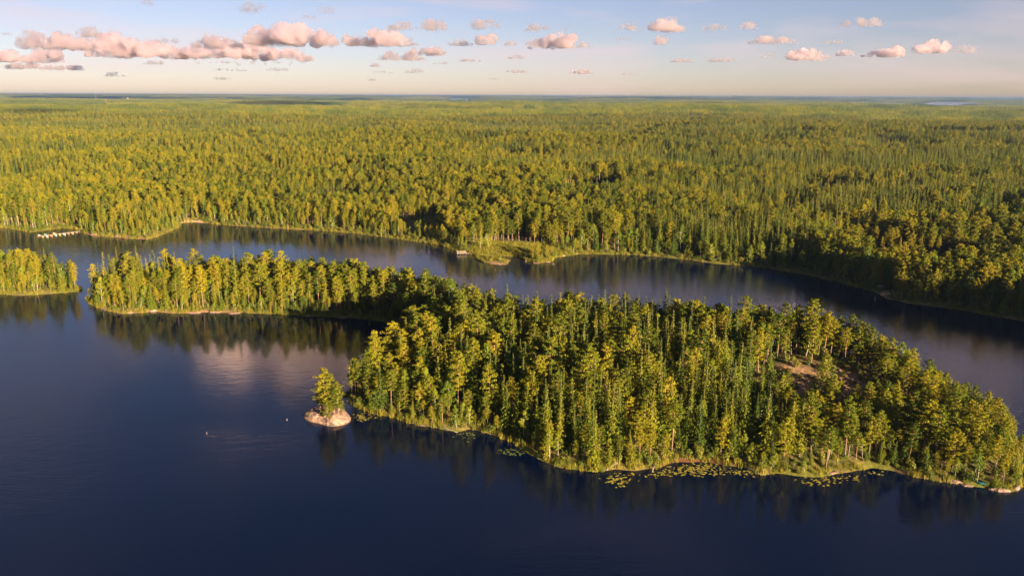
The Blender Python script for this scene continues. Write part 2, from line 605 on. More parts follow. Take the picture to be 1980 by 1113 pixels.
def near_px(u, v, r_):
    cx, cy_ = gp(u, v)
    return 1 - smooth(r_ * 0.5, r_, np.hypot(GX - cx, GY - cy_))


is_island = np.maximum(poly_sd(GX, GY, ISLAND), poly_sd(GX, GY, ISLET)) > -6
shore_rock = np.where((GE < 2.2), smooth(0.46, 0.58, rock_n), 0)
sunny = np.clip(near_px(300, 603, 26) + near_px(400, 604, 24) + near_px(1830, 925, 16) + near_px(1930, 935, 16) + near_px(190, 456, 16) + near_px(300, 455, 22) + near_px(1050, 505, 9) + near_px(960, 511, 6), 0, 1)
rocky = np.clip(shore_rock * 0.5 + sunny * (GE < 2.8) * smooth(0.34, 0.5, rock_n + 0.12) + clear * smooth(0.28, 0.52, rock_n), 0, 1)
sandy = np.clip(near_px(370, 429, 13) * (GE < 5) + near_px(1100, 491, 13) * (GE < 4) + near_px(870, 481, 9) * (GE < 5) * 0.8 + near_px(1712, 572, 6), 0, 1)
muddy = near_px(1340, 893, 11) * (GE < 2.6)
grassy = np.clip((1 - smooth(1.0, 4.0, GE)) * 0.8 + near_px(960, 490, 26) + near_px(1010, 492, 24), 0, 1) * (GE > -1)
vattr(gme, 'far', smooth(1500, 3500, GR))
vattr(gme, 'rocky', rocky); vattr(gme, 'sandy', sandy); vattr(gme, 'muddy', muddy); vattr(gme, 'grassy', grassy)
ground = link(bpy.data.objects.new('ground', gme))
tag(ground, 'mossy forest floor of the islands and the wooded mainland', 'ground', kind='structure')

# the lake
lv = np.array([(-1600, -900, 0), (1200, -900, 0), (1200, 640, 0), (-1600, 640, 0)], float)
lake = link(bpy.data.objects.new('lake_water', mesh_np('lake_water', lv, np.array([[0, 1, 2, 3]]), [M['water']])))
tag(lake, 'dark blue rippled lake water around the wooded islands', 'lake', kind='structure')

# ------------------------------------------------------------------ trees: a few models of every kind
def cards(centers, size, seed, aspect=0.6, dirs=None, norms=None, jit=0.55):
    """one small diamond of foliage at every centre, facing roughly along norms"""
    g = np.random.default_rng(seed)
    c = np.asarray(centers, float)
    n = len(c)
    unit = lambda q: q / (np.linalg.norm(q, axis=1, keepdims=True) + 1e-9)
    nn = unit(g.normal(size=(n, 3)))
    if norms is not None:
        nn = unit(unit(norms) + jit * g.normal(size=(n, 3)))
    a = g.normal(size=(n, 3)) if dirs is None else dirs + 0.3 * g.normal(size=(n, 3))
    a = unit(a - nn * (a * nn).sum(1, keepdims=True))
    b = np.cross(nn, a)
    s = (np.asarray(size) * g.uniform(0.65, 1.35, n))[:, None]
    v = np.stack([c - a * s * 0.5, c + b * s * 0.5 * aspect, c + a * s * 0.5, c - b * s * 0.5 * aspect], 1).reshape(-1, 3)
    f = np.arange(4 * n).reshape(n, 4)
    return v, f


def blob(c, rad, n, g):
    p = g.normal(size=(n, 3))
    p /= np.linalg.norm(p, axis=1, keepdims=True)
    p *= g.uniform(0.25, 1.0, (n, 1)) ** 0.5
    return np.asarray(c) + p * np.asarray(rad)


def make_pine(seed, H=17.0, crown0=0.42, R0=2.6, n_br=38, card=0.44, per=30):
    g = np.random.default_rng(seed)
    t = MB()
    lean = g.normal(0, 0.02, 2)
    bend = g.normal(0, 0.25, 2)
    axis = lambda z: np.array([lean[0] * z + bend[0] * math.sin(z / H * 3.0), lean[1] * z + bend[1] * math.sin(z / H * 2.4), z])
    zs = np.linspace(-0.6, H * 0.97, 8)
    r0 = 0.0105 * H + 0.02
    t.tube([axis(z) for z in zs], [max(0.035, r0 * (1 - 0.86 * max(z, 0) / H)) for z in zs], 6)
    C, NN = [], []
    for k in range(n_br):
        f = (k + g.uniform(0, 1)) / n_br
        z = H * (crown0 + (1 - crown0) * f * 0.97)
        prof = (0.50 + 0.62 * math.sin(min(1, f * 1.25 + 0.12) * math.pi * 0.62)) * (1 - max(0, f - 0.62) ** 1.35 * 2.5)
        L = R0 * max(0.22, prof) * g.uniform(0.6, 1.25)
        a = k * 2.399 + g.uniform(-0.5, 0.5)
        rise = g.uniform(0.02, 0.42) * L
        p0 = axis(z)
        d = np.array([math.cos(a), math.sin(a), 0])
        p1 = p0 + d * L + np.array([0, 0, rise])
        t.tube([p0, p0 + d * L * 0.5 + np.array([0, 0, rise * 0.25]), p1], [0.06, 0.04, 0.015], 3, cap=False)
        for q in (0.5, 0.95) if L > 1.0 else (0.7,):
            c = p0 + d * L * q + np.array([0, 0, rise * q + 0.1])
            rad = g.uniform(0.55, 0.95) * (0.50 + 0.24 * L)
            C.append(blob(c, (rad, rad, rad * g.uniform(0.42, 0.62)), per, g))
            NN.append((C[-1] - c) * (1, 1, 1.5) / rad + d * 0.6)
    C.append(blob(axis(H * 0.97), (0.6, 0.6, 0.75), per, g))
    NN.append(C[-1] - axis(H * 0.95))
    for k in range(3):                                   # dead lower stubs
        z = H * crown0 * g.uniform(0.5, 0.95); a = g.uniform(0, 6.28)
        t.tube([axis(z), axis(z) + np.array([math.cos(a), math.sin(a), 0.1]) * g.uniform(0.6, 1.4)], [0.035, 0.012], 3, cap=False)
    v, f = cards(np.concatenate(C), card, seed + 1, 0.62, norms=np.concatenate(NN))
    return t, v, f


def make_spruce(seed, H=19.0, crown0=0.10, R0=2.3, levels=22, card=0.74, thin=1.0):
    g = np.random.default_rng(seed)
    t = MB()
    lean = g.normal(0, 0.012, 2)
    axis = lambda z: np.array([lean[0] * z, lean[1] * z, z])
    zs = np.linspace(-0.6, H, 6)
    r0 = 0.0095 * H + 0.02
    t.tube([axis(z) for z in zs], [max(0.02, r0 * (1 - 0.96 * max(z, 0) / H)) for z in zs], 6)
    C, D, NN = [], [], []
    for k in range(levels):
        f = (k + 0.5) / levels
        z = H * (crown0 + (1 - crown0) * f)
        L0 = R0 * ((1 - f) ** 1.0) * (0.72 + 0.28 * min(1, f * 5)) * g.uniform(0.82, 1.12) + 0.12
        nb = max(4, int((4 + 6 * (1 - f)) * thin))
        a0 = g.uniform(0, 6.28)
        for j in range(nb):
            L = L0 * g.uniform(0.55, 1.3)
            a = a0 + j * 6.283 / nb + g.uniform(-0.25, 0.25)
            d = np.array([math.cos(a), math.sin(a), 0])
            s = np.array([-d[1], d[0], 0])
            ns = max(3, int(L / 0.20))
            for i in range(ns):
                q = (i + 0.6) / ns
                p = axis(z) + d * L * q + np.array([0, 0, -0.26 * L * q ** 1.3 + 0.16 * L * max(0, q - 0.6)])
                sd_ = g.choice([-1, 1])
                C.append(p + s * sd_ * g.uniform(0, 0.30) * (0.6 + 0.4 * L) * (1 - 0.4 * q) + g.normal(0, 0.08, 3))
                D.append(d * 0.75 + s * sd_ * 0.5 + np.array([0, 0, -0.45]))
                NN.append(d * 0.7 + s * sd_ * 0.4 + np.array([0, 0, 0.25]))
    D = np.array(D); D /= np.linalg.norm(D, axis=1, keepdims=True)
    C = np.array(C)
    sz = card * (0.55 + 0.45 * (1 - C[:, 2] / H))
    v, f = cards(C, sz, seed + 1, 0.62, dirs=D, norms=np.array(NN), jit=0.5)
    return t, v, f


def make_birch(seed, H=14.0, crown0=0.30, R0=2.5, n_cl=50, per=36, card=0.36, stems=1):
    g = np.random.default_rng(seed)
    t = MB()
    C, NN = [], []
    for s_ in range(stems):
        lean = g.normal(0, 0.035 + 0.05 * (stems > 1), 2)
        bend = g.normal(0, 0.35, 2)
        axis = lambda z: np.array([lean[0] * z + bend[0] * math.sin(z / H * 3), lean[1] * z + bend[1] * math.sin(z / H * 2.2), z])
        zs = np.linspace(-0.5, H * 0.95, 8)
        t.tube([axis(z) for z in zs], [max(0.025, (0.0080 * H + 0.015) * (1 - 0.88 * max(z, 0) / H)) for z in zs], 6)
        for k in range(n_cl // stems):
            f = g.uniform(0, 1) ** 0.85
            z = H * (crown0 + (1 - crown0) * f)
            L = R0 * (math.sin(min(1, 0.18 + f * 0.86) * math.pi) ** 0.8) * g.uniform(0.35, 1.0) + 0.15
            a = k * 2.399 + g.uniform(-0.5, 0.5)
            d = np.array([math.cos(a), math.sin(a), 0])
            c = axis(z) + d * L + np.array([0, 0, 0.15 * L])
            if k % 2 == 0:
                t.tube([axis(z - 0.35 * L), c], [0.035, 0.01], 3, cap=False)
            rad = g.uniform(0.5, 0.95)
            C.append(blob(c, (rad, rad, rad * 0.85), per, g))
            NN.append((C[-1] - c) / rad + d * 0.5 + (0, 0, 0.2))
    v, f = cards(np.concatenate(C), card, seed + 1, 0.75, norms=np.concatenate(NN), jit=0.7)
    return t, v, f


def make_dead(seed, H=12.0, bushy=True):
    g = np.random.default_rng(seed)
    t = MB()
    zs = np.linspace(-0.5, H, 7)
    off = g.normal(0, 0.12, (7, 2)).cumsum(0) * 0.6
    pts = [np.array([off[i][0], off[i][1], z]) for i, z in enumerate(zs)]
    t.tube(pts, [max(0.02, 0.15 * (1 - 0.88 * max(z, 0) / H)) for z in zs], 6)
    C = []
    for k in range(34 if bushy else 16):
        f = g.uniform(0.2, 0.98)
        z = H * f
        i = min(5, max(0, int(np.searchsorted(zs, z)) - 1))
        q = (z - zs[i]) / (zs[i + 1] - zs[i])
        p = pts[i] * (1 - q) + pts[i + 1] * q
        a = g.uniform(0, 6.283)
        L = (1.5 if bushy else 1.9) * (1.15 - f) * g.uniform(0.5, 1.2) + 0.25
        d = np.array([math.cos(a), math.sin(a), -0.25 if bushy else g.uniform(-0.1, 0.5)])
        t.tube([p, p + d * L * 0.6, p + d * L + np.array([0, 0, g.uniform(-0.1, 0.2)])], [0.04, 0.025, 0.010], 3, cap=False)
        if bushy:
            C.append(blob(p + d * L * 0.7, (0.3, 0.3, 0.22), 9, g))
    if C:
        v, f = cards(np.concatenate(C), 0.34, seed + 1, 0.25)
    else:
        v, f = np.zeros((0, 3)), np.zeros((0, 4), int)
    return t, v, f


def make_bush(seed, H=1.6, W=1.3, n=170, card=0.36):
    g = np.random.default_rng(seed)
    C, NN = [], []
    for k in range(7):
        a = g.uniform(0, 6.283); q = g.uniform(0, 0.7) * W
        C.append(blob((math.cos(a) * q, math.sin(a) * q, H * g.uniform(0.25, 0.75)), (W * 0.5, W * 0.5, H * 0.38), n // 7, g))
    v, f = cards(np.concatenate(C), card, seed, 0.7, norms=np.concatenate(C) - (0, 0, H * 0.2), jit=0.6)
    t = MB()
    for k in range(3):
        a = g.uniform(0, 6.28)
        t.tube([(0, 0, -0.3), (math.cos(a) * W * 0.4, math.sin(a) * W * 0.4, H * 0.6)], [0.04, 0.015], 3, cap=False)
    return t, v, f


def model(name, tvf, leaf, bark):
    """(trunk mesh, crown mesh, both in one mesh)"""
    t, v, f = tvf
    tm = t.mesh(name + '_trunk', [bark])
    cm = mesh_np(name + '_crown', v, f, [leaf]) if len(f) else None
    o = len(t.v)
    vs = np.concatenate([np.array([tuple(p) for p in t.v]), v]) if len(f) else np.array([tuple(p) for p in t.v])
    fs = list(t.f) + [tuple(q) for q in (f + o)]
    jm = mesh_np(name, vs, fs, [bark, leaf], [0] * len(t.f) + [1] * len(f))
    return tm, cm, jm


KIND = {
    'pine_tree': [model('pine', make_pine(100 + i, *p), M['pine'], M['pine_bark']) for i, p in enumerate(
        [(16, .32, 2.1), (17.5, .38, 2.0), (15, .24, 2.2), (18, .42, 2.1), (16.5, .34, 1.8), (14.5, .26, 2.2), (17, .48, 2.3), (15.5, .16, 2.0)])],
    'spruce_tree': [model('spruce', make_spruce(200 + i, *p), M['spruce'], M['spruce_bark']) for i, p in enumerate(
        [(17.5, .05, 3.1), (19, .06, 3.0), (15.5, .04, 2.9), (18.5, .08, 2.7), (14, .03, 2.9), (17, .05, 2.5)])],
    'birch_tree': [model('birch', make_birch(300 + i, *p), M['birch'], M['birch_bark']) for i, p in enumerate(
        [(14, .30, 2.5), (12.5, .25, 2.4), (15.5, .40, 2.2)])] + [model('birch', make_birch(309, 9.5, .18, 2.3, 44, 26, .42, 3), M['birch'], M['birch_bark'])],
    'dead_tree': [model('dead', make_dead(400, 13, True), M['dead'], M['dead_bark']), model('dead', make_dead(401, 11, True), M['dead'], M['dead_bark']),
                  model('dead', make_dead(402, 10, False), M['dead'], M['dead_bark'])],
    'bush': [model('bush', make_bush(500, 1.6, 1.3), M['bush'], M['spruce_bark']), model('bush', make_bush(501, 2.2, 1.2), M['bush'], M['spruce_bark']),
             model('bush', make_bush(502, 1.0, 1.2, 120, .3), M['bush'], M['spruce_bark'])],
}


def tuft_mesh(seed, H=0.8, n=26, W=0.5):
    g = np.random.default_rng(seed)
    v, f = [], []
    for k in range(n):
        a = g.uniform(0, 6.28); q = W * g.uniform(0, 1) ** 0.5
        x, y = math.cos(a) * q, math.sin(a) * q
        b = g.uniform(0, 6.28); w = 0.05
        dx, dy = math.cos(b) * w, math.sin(b) * w
        tx, ty = g.normal(0, 0.18, 2)
        h = H * g.uniform(0.5, 1.1)
        o = len(v)
        v += [(x - dx, y - dy, -0.1), (x + dx, y + dy, -0.1), (x + tx, y + ty, h)]
        f.append((o, o + 1, o + 2))
    return mesh_np('reed_tuft', v, f, [M['reed']])


def far_patch(seed, S, spacing, ncard, card, pines=0.6):
    """a square of forest: many small simple trees in one mesh"""
    g = np.random.default_rng(seed)
    k = int(S / spacing)
    C, sz, mi, NN = [], [], [], []
    tr = MB()
    for i in range(k):
        for j in range(k):
            if g.uniform() < 0.06:
                continue
            x = (i + 0.5 + g.uniform(-.45, .45)) * spacing - S / 2
            y = (j + 0.5 + g.uniform(-.45, .45)) * spacing - S / 2
            pine = g.uniform() < pines
            h = g.uniform(9, 20)
            q = g.uniform(0, 1, ncard)
            a = g.uniform(0, 6.283, ncard)
            if pine:
                z = h * (0.45 + 0.55 * q)
                rad = 1.8 * np.sin(np.clip(0.25 + q * 0.75, 0, 1) * math.pi) ** 0.6 * g.uniform(0.4, 1, ncard) + .1
            else:
                z = h * (0.12 + 0.88 * q)
                rad = 2.2 * (1 - q) ** 0.85 * g.uniform(0.5, 1, ncard)
            C.append(np.stack([x + rad * np.cos(a), y + rad * np.sin(a), z], -1))
            NN.append(np.stack([np.cos(a), np.sin(a), 0.1 + 0.5 * q ** 2], -1))
            sz.append(np.full(ncard, card) * (1.1 - 0.5 * q))
            mi += [0 if pine else 1] * ncard
    v, f = cards(np.concatenate(C), np.concatenate(sz), seed, 0.75, norms=np.concatenate(NN), jit=0.8)
    return mesh_np('forest_patch', v, f, [M['pine'], M['spruce']], mi)


MODELS = []           # meshes that the woods are scattered from
MIDX = {}
for kn, lst in KIND.items():
    MIDX[kn] = list(range(len(MODELS), len(MODELS) + len(lst)))
    MODELS += [q[2] for q in lst]
MIDX['tuft'] = [len(MODELS), len(MODELS) + 1]
MODELS += [tuft_mesh(1), tuft_mesh(2, 1.2, 34, 0.6)]
MIDX['patch1'] = list(range(len(MODELS), len(MODELS) + 4))
MODELS += [far_patch(600 + i, 50.0, 5.6, 26, 1.5, (0.08, 0.35, 0.7, 0.95)[i]) for i in range(4)]
MIDX['patch2'] = list(range(len(MODELS), len(MODELS) + 3))
MODELS += [far_patch(620 + i, 240.0, 10.0, 10, 3.8, (0.1, 0.5, 0.9)[i]) for i in range(3)]
MIDX['patch3'] = list(range(len(MODELS), len(MODELS) + 2))
MODELS += [far_patch(640 + i, 700.0, 20.0, 6, 13.0, (0.15, 0.6)[i]) for i in range(2)]

model_col = bpy.data.collections.new('tree_models')
for i, me in enumerate(MODELS):
    model_col.objects.link(bpy.data.objects.new('model_%03d' % i, me))


def scatter(name, pts, which, scl, rot, label, cat):
    """ONE stuff object: trees nobody could count, instanced on points"""
    me = bpy.data.meshes.new(name)
    pts = np.asarray(pts, np.float32)
    me.vertices.add(len(pts))
    me.vertices.foreach_set('co', pts.ravel())
    a = me.attributes.new('which', 'INT', 'POINT'); a.data.foreach_set('value', np.asarray(which, np.int32))
    a = me.attributes.new('scl', 'FLOAT_VECTOR', 'POINT'); a.data.foreach_set('vector', np.asarray(scl, np.float32).ravel())
    a = me.attributes.new('rot', 'FLOAT_VECTOR', 'POINT'); a.data.foreach_set('vector', np.asarray(rot, np.float32).ravel())
    o = link(bpy.data.objects.new(name, me))
    tag(o, label, cat, kind='stuff')
    ng = bpy.data.node_groups.new(name + '_nodes', 'GeometryNodeTree')
    ng.interface.new_socket('Geometry', in_out='INPUT', socket_type='NodeSocketGeometry')
    ng.interface.new_socket('Geometry', in_out='OUTPUT', socket_type='NodeSocketGeometry')
    n, l = ng.nodes, ng.links
    gi, go = n.new('NodeGroupInput'), n.new('NodeGroupOutput')
    iop = n.new('GeometryNodeInstanceOnPoints')
    ci = n.new('GeometryNodeCollectionInfo')
    ci.inputs['Collection'].default_value = model_col
    ci.inputs['Separate Children'].default_value = True
    ci.inputs['Reset Children'].default_value = True

    def na_(nm, t):
        q = n.new('GeometryNodeInputNamedAttribute'); q.data_type = t
        q.inputs['Name'].default_value = nm
        return q.outputs['Attribute']
    iop.inputs['Pick Instance'].default_value = True
    l.new(gi.outputs[0], iop.inputs['Points'])
    l.new(ci.outputs[0], iop.inputs['Instance'])
    l.new(na_('which', 'INT'), iop.inputs['Instance Index'])
    l.new(na_('rot', 'FLOAT_VECTOR'), iop.inputs['Rotation'])
    l.new(na_('scl', 'FLOAT_VECTOR'), iop.inputs['Scale'])
    l.new(iop.outputs[0], go.inputs[0])
    md = o.modifiers.new('scatter', 'NODES')
    md.node_group = ng
    return o


# ------------------------------------------------------------------ where the trees stand
def jitter_grid(x0, x1, y0, y1, s, g):
    nx, ny = int((x1 - x0) / s), int((y1 - y0) / s)
    X, Y = np.meshgrid(np.arange(nx), np.arange(ny))
    X = x0 + (X + 0.5 + 0.5 * (Y % 2) + g.uniform(-.42, .42, X.shape)) * s
    Y = y0 + (Y + 0.5 + g.uniform(-.42, .42, Y.shape)) * s
    return X.ravel(), Y.ravel()


def pick(kind_arr, g):
    out = np.zeros(len(kind_arr), int)
    for k in np.unique(kind_arr):
        s = kind_arr == k
        out[s] = g.choice(MIDX[k], s.sum())
    return out


isl_sd = lambda x, y: np.maximum(poly_sd(x, y, ISLAND), poly_sd(x, y, ISLET))
main_sd = lambda x, y: poly_sd(x, y, SHORE)
g1 = np.random.default_rng(77)
# islands: every tree a thing of its own
ix, iy = jitter_grid(-330, 135, 140, 380, 3.05, g1)
isd = np.maximum(poly_sd(ix, iy, ISLAND), poly_sd(ix, iy, ISLET))
k_ = isd > 1.6
ix, iy, isd = ix[k_], iy[k_], isd[k_]
cl = np.hypot((ix - CLEARING[0]) / CLEAR_R[0], (iy - CLEARING[1]) / CLEAR_R[1])
k_ = (cl > 0.92) | (g1.uniform(size=len(ix)) < 0.13)
k_ &= ~((isd < 4.5) & (g1.uniform(size=len(ix)) < 0.25))
ix, iy, isd, cl = ix[k_], iy[k_], isd[k_], cl[k_]
print('island trees', len(ix))
iz = height(ix, iy)
sp = fbm(ix / 28, iy / 28, 91, 2) + g1.uniform(-.25, .25, len(ix))
on_main = (ix > -60) & (iy < 262)
ikind = np.where(on_main & (ix < 66) & (sp > 0.58), 'spruce_tree', 'pine_tree')
ikind = np.where(~on_main & (sp > 0.66), 'spruce_tree', ikind)
bx = g1.uniform(size=len(ix))
shade_bay = on_main & (ix < 14) & (isd < 14)
ikind = np.where((bx < 0.05) | (shade_bay & (bx < 0.33)), 'birch_tree', ikind)
ikind = np.where(on_main & (bx > 0.975), 'dead_tree', ikind)
isc = g1.uniform(0.62, 1.02, len(ix))
isc *= np.where(isd < 4, 0.80, 1.0)
isc *= np.where((ix > 66) & on_main, np.where(ix > 106, 0.60, np.where(ix > 96, 0.76, 0.88)), 1.0)
isc *= np.where((cl < 1.25) & (iy < 196), 0.8, 1.0)
isc *= np.where((iy > 315) & (ix < -190), 0.80, 1.0)
isc *= np.where((iy > 264) & (ix > -70), 1.04, 1.0)
isc *= np.where((np.abs(ix - 78) < 22) & (iy < 188) & (iy > 168), 0.68, 1.0)
isc *= np.where((ikind == 'birch_tree') & shade_bay, 0.72, 1.0)
irot = g1.uniform(0, 6.283, len(ix))
iw = pick(ikind, g1)
TREES = [dict(x=float(ix[i]), y=float(iy[i]), z=float(iz[i]), kind=str(ikind[i]), s=float(isc[i]), r=float(irot[i]), w=int(iw[i]), sd=float(isd[i])) for i in range(len(ix))]

n_of = {}
rest = []
TREES.sort(key=lambda t: math.hypot(t['x'], t['y']))
PROTO = {}
for kn, lst in KIND.items():
    for k2, mi_ in enumerate(MIDX[kn]):
        PROTO[mi_] = lst[k2]


def place_tree(t, label, group):
    tm, cm, jm = PROTO[t['w']]
    e = empty(t['kind'], (t['x'], t['y'], t['z']), t['r'])
    wide = t.get('wide', 1.0)
    e.scale = (t['s'] * wide, t['s'] * wide, t['s'])
    tag(e, label, t['kind'].split('_')[0] + ' tree', group)
    link(bpy.data.objects.new('trunk', tm), e)
    if cm is not None:
        link(bpy.data.objects.new('crown', cm), e)
    return e


def zone(t):
    x, y, sd = t['x'], t['y'], t['sd']
    if poly_sd(np.array([x]), np.array([y]), ISLET)[0] > -1:
        return 'on the round islet'
    if y > 262 or x < -62:
        if x < -135: return 'at the long island tip'
        if x < -95: return 'above the long island rocks'
        if x < -62: return 'on the long island middle'
        return 'on the shaded island neck'
    c = math.hypot((x - CLEARING[0]) / CLEAR_R[0], (y - CLEARING[1]) / CLEAR_R[1])
    if c < 1.35: return 'beside the rocky clearing'
    if x > 98: return 'above the teal rowing boat'
    if x < -14: return 'facing the rock islet'
    if x < 10: return 'above the shaded bay'
    if x < 34: return 'on the sunlit island bulge'
    if x < 66: return 'behind the brown mud bay'
    return 'between mud bay and boat'


ORD = ['first', 'second', 'third', 'fourth', 'fifth', 'sixth', 'seventh', 'eighth', 'ninth', 'tenth', 'eleventh', 'twelfth', 'thirteenth', 'fourteenth',
       'fifteenth', 'sixteenth', 'seventeenth', 'eighteenth', 'nineteenth', 'twentieth']
solo = []
for t in TREES:
    n_of[t['kind']] = n_of.get(t['kind'], 0) + 1
    (rest if n_of[t['kind']] > 300 else solo).append(t)
ax = np.array([t['x'] for t in solo]); ay = np.array([t['y'] for t in solo])
wet_front = isl_sd(ax - 0.6, ay - 8.0) < 0
wet_back = isl_sd(ax, ay + 11.0) < 0
front_rows = {}
for t, wf, wb in zip(solo, wet_front, wet_back):
    sp_ = t['kind'].split('_')[0]
    zn = zone(t)
    t['u'] = project(t['x'], t['y'], t['z'])[0]
    hgt = t['s']
    size = 'tall' if hgt > 0.88 else ('mid-sized' if hgt > 0.72 else 'short')
    look = {'pine': 'bushy-topped pine with bare orange trunk', 'spruce': 'pointed dark spruce', 'birch': 'leafy pale-trunked birch', 'dead': 'bare grey-brown dead tree'}[sp_]
    where = 'in the back row' if wb else 'deep in the stand'
    t['label'] = '%s %s %s %s' % (size, {'pine': 'bushy-topped pine', 'spruce': 'pointed spruce', 'birch': 'leafy birch', 'dead': 'bare dead tree'}[sp_], where, zn)
    t['group'] = t['label']
    if wf:
        front_rows.setdefault((sp_, zn), []).append(t)
    elif sp_ in ('dead', 'birch'):
        front_rows.setdefault((sp_ + ' inland', zn), []).append(t)
for (sp_, zn), lst in front_rows.items():
    lst.sort(key=lambda t: t['u'])
    row = 'inland' if 'inland' in sp_ else 'along the waterside'
    nm = {'pine': 'pine', 'spruce': 'spruce', 'birch': 'white-trunked birch', 'dead': 'dead tree'}[sp_.split()[0]]
    for k, t in enumerate(lst[:20]):
        t['label'] = ('%s %s from the left %s %s' % (ORD[k], nm, row, zn)) if len(lst) > 1 else ('only %s %s %s' % (nm, row, zn))
        t['group'] = '%ss %s' % (nm, zn)
by_label = {}
for t in solo:
    by_label.setdefault(t['label'], []).append(t)
for lab, lst in by_label.items():
    if 1 < len(lst) <= 12:
        lst.sort(key=lambda t: t['u'])
        for k, t in enumerate(lst):
            t['label'] = '%s %s' % (ORD[k], lab.replace(' deep in the stand', ' from the left inside the stand').replace(' in the back row', ' from the left in the back row'))
for t in solo:
    place_tree(t, t['label'], t['group'])
print(n_of, len(rest))

# the mainland: trees one by one to 1.3 km, then squares of forest
P, W, S, Q = [], [], [], []


def push(x, y, z, w, s, rz, tilt=0.0, g=g1):
    n_ = len(x)
    P.append(np.stack([x, y, z], -1)); W.append(w)
    s = np.asarray(s) * np.ones(n_)
    S.append(np.stack([s * g.uniform(.9, 1.1, n_), s * g.uniform(.9, 1.1, n_), s], -1))
    Q.append(np.stack([g.normal(0, tilt, n_), g.normal(0, tilt, n_), rz], -1))


MAIN_SOLO = {'birch_tree': 110, 'dead_tree': 20}      # mainland birches and snags near the water are things too
if rest:
    push(np.array([t['x'] for t in rest]), np.array([t['y'] for t in rest]), np.array([t['z'] for t in rest]), np.array([t['w'] for t in rest]),
         np.array([t['s'] for t in rest]), np.array([t['r'] for t in rest]))
    scatter('island_woods', np.concatenate(P), np.concatenate(W), np.concatenate(S), np.concatenate(Q), 'remaining pines and spruces of the long narrow island and the round islet', 'woods')
    P, W, S, Q = [], [], [], []


def in_view(x, y, m=0.10):
    return (np.abs(np.arctan2(x, y)) < 0.572 + m) & (y > 0)


def woods(s, r0, r1, seed, tongue=False):
    g = np.random.default_rng(seed)
    if tongue:
        x, y = jitter_grid(165, 300, 100, 330, s, g)
    else:
        x, y = jitter_grid(-r1 * .72, r1 * .72, 200, r1, s, g)
    r_ = np.hypot(x, y)
    k = (r_ > r0) & (r_ < r1) & (in_view(x, y) | tongue)
    x, y = x[k], y[k]
    sd = poly_sd(x, y, SHORE)
    gap = fbm(x / 60, y / 45, 131, 3)
    k = (sd > 2.0) & (gap > 0.33) & ~((sd < 5) & (g.uniform(size=len(x)) < 0.3))
    if not tongue:
        k &= ~((x > 165) & (y < 262))
    for (u, v, rad) in ((945, 489, 13), (980, 489, 17), (1015, 491, 15), (1050, 499, 11), (1100, 490, 8), (372, 429, 7), (870, 480, 6)):
        cx, cy_ = gp(u, v)
        k &= np.hypot(x - cx, y - cy_) > rad
    x, y, sd, gap = x[k], y[k], sd[k], gap[k]
    z = height(x, y)
    st = 0.5 * fbm(x / 110, y / 80, 141, 2) + 0.5 * fbm(x / 420, y / 260, 143, 2) + g.uniform(-.15, .15, len(x))
    kind = np.where(st > 0.52, 'spruce_tree', 'pine_tree')
    b = g.uniform(size=len(x))
    kind = np.where((b < 0.03) | ((sd < 9) & (b < 0.22)), 'birch_tree', kind)
    kind = np.where(b > 0.992, 'dead_tree', kind)
    sc_ = 0.88 * g.uniform(0.68, 1.15, len(x)) * (0.62 + 0.75 * fbm(x / 110, y / 80, 151, 3)) * np.where(sd < 5, 0.8, 1) * np.where(gap < .39, .65, 1)
    w = pick(kind, g)
    rz = g.uniform(0, 6.283, len(x))
    if r0 == 0 and not tongue:
        out = np.zeros(len(x), bool)
        for kn, lim in MAIN_SOLO.items():
            c = np.where((kind == kn) & (sd < 16) & in_view(x, y, -0.02))[0]
            c = c[np.argsort(np.hypot(x[c], y[c]))][:lim]
            out[c] = True
            rows = {}
            for i in c:
                t = dict(x=float(x[i]), y=float(y[i]), z=float(z[i]), kind=kn, s=float(sc_[i]), r=float(rz[i]), w=int(w[i]))
                t['u'] = project(t['x'], t['y'], t['z'])[0]
                u = t['u']
                zn = ('behind the moored boats' if u < 160 else 'on the wooded headland beyond the boats' if u < 345 else 'between headland and grassy point' if u < 880 else
                      'behind the grassy point' if u < 1150 else 'on the shaded shore past the sandy spit' if u < 1500 else 'on the dark shore near the white boat' if u < 1760 else 'on the dark shore past the white boat')
                rows.setdefault(zn, []).append(t)
            nm = 'birch' if kn == 'birch_tree' else 'dead tree'
            for zn, lst in rows.items():
                lst.sort(key=lambda t: t['u'])
                for k, t in enumerate(lst):
                    lab = '%s %s from the left %s' % (ORD[k], nm, zn) if k < 20 else 'one of the last shoreline %ss %s' % (nm, zn)
                    place_tree(t, lab, 'mainland %s trees' % kn.split('_')[0])
        x, y, z, w, sc_, rz = (q[~out] for q in (x, y, z, w, sc_, rz))
    push(x, y, z, w, sc_, rz, 0.02, g)
    print('woods', len(x))


woods(3.25, 0, 700, 801)
woods(3.7, 700, 1500, 802)
woods(4.7, 1500, 2500, 804)
woods(4.6, 0, 420, 803, True)


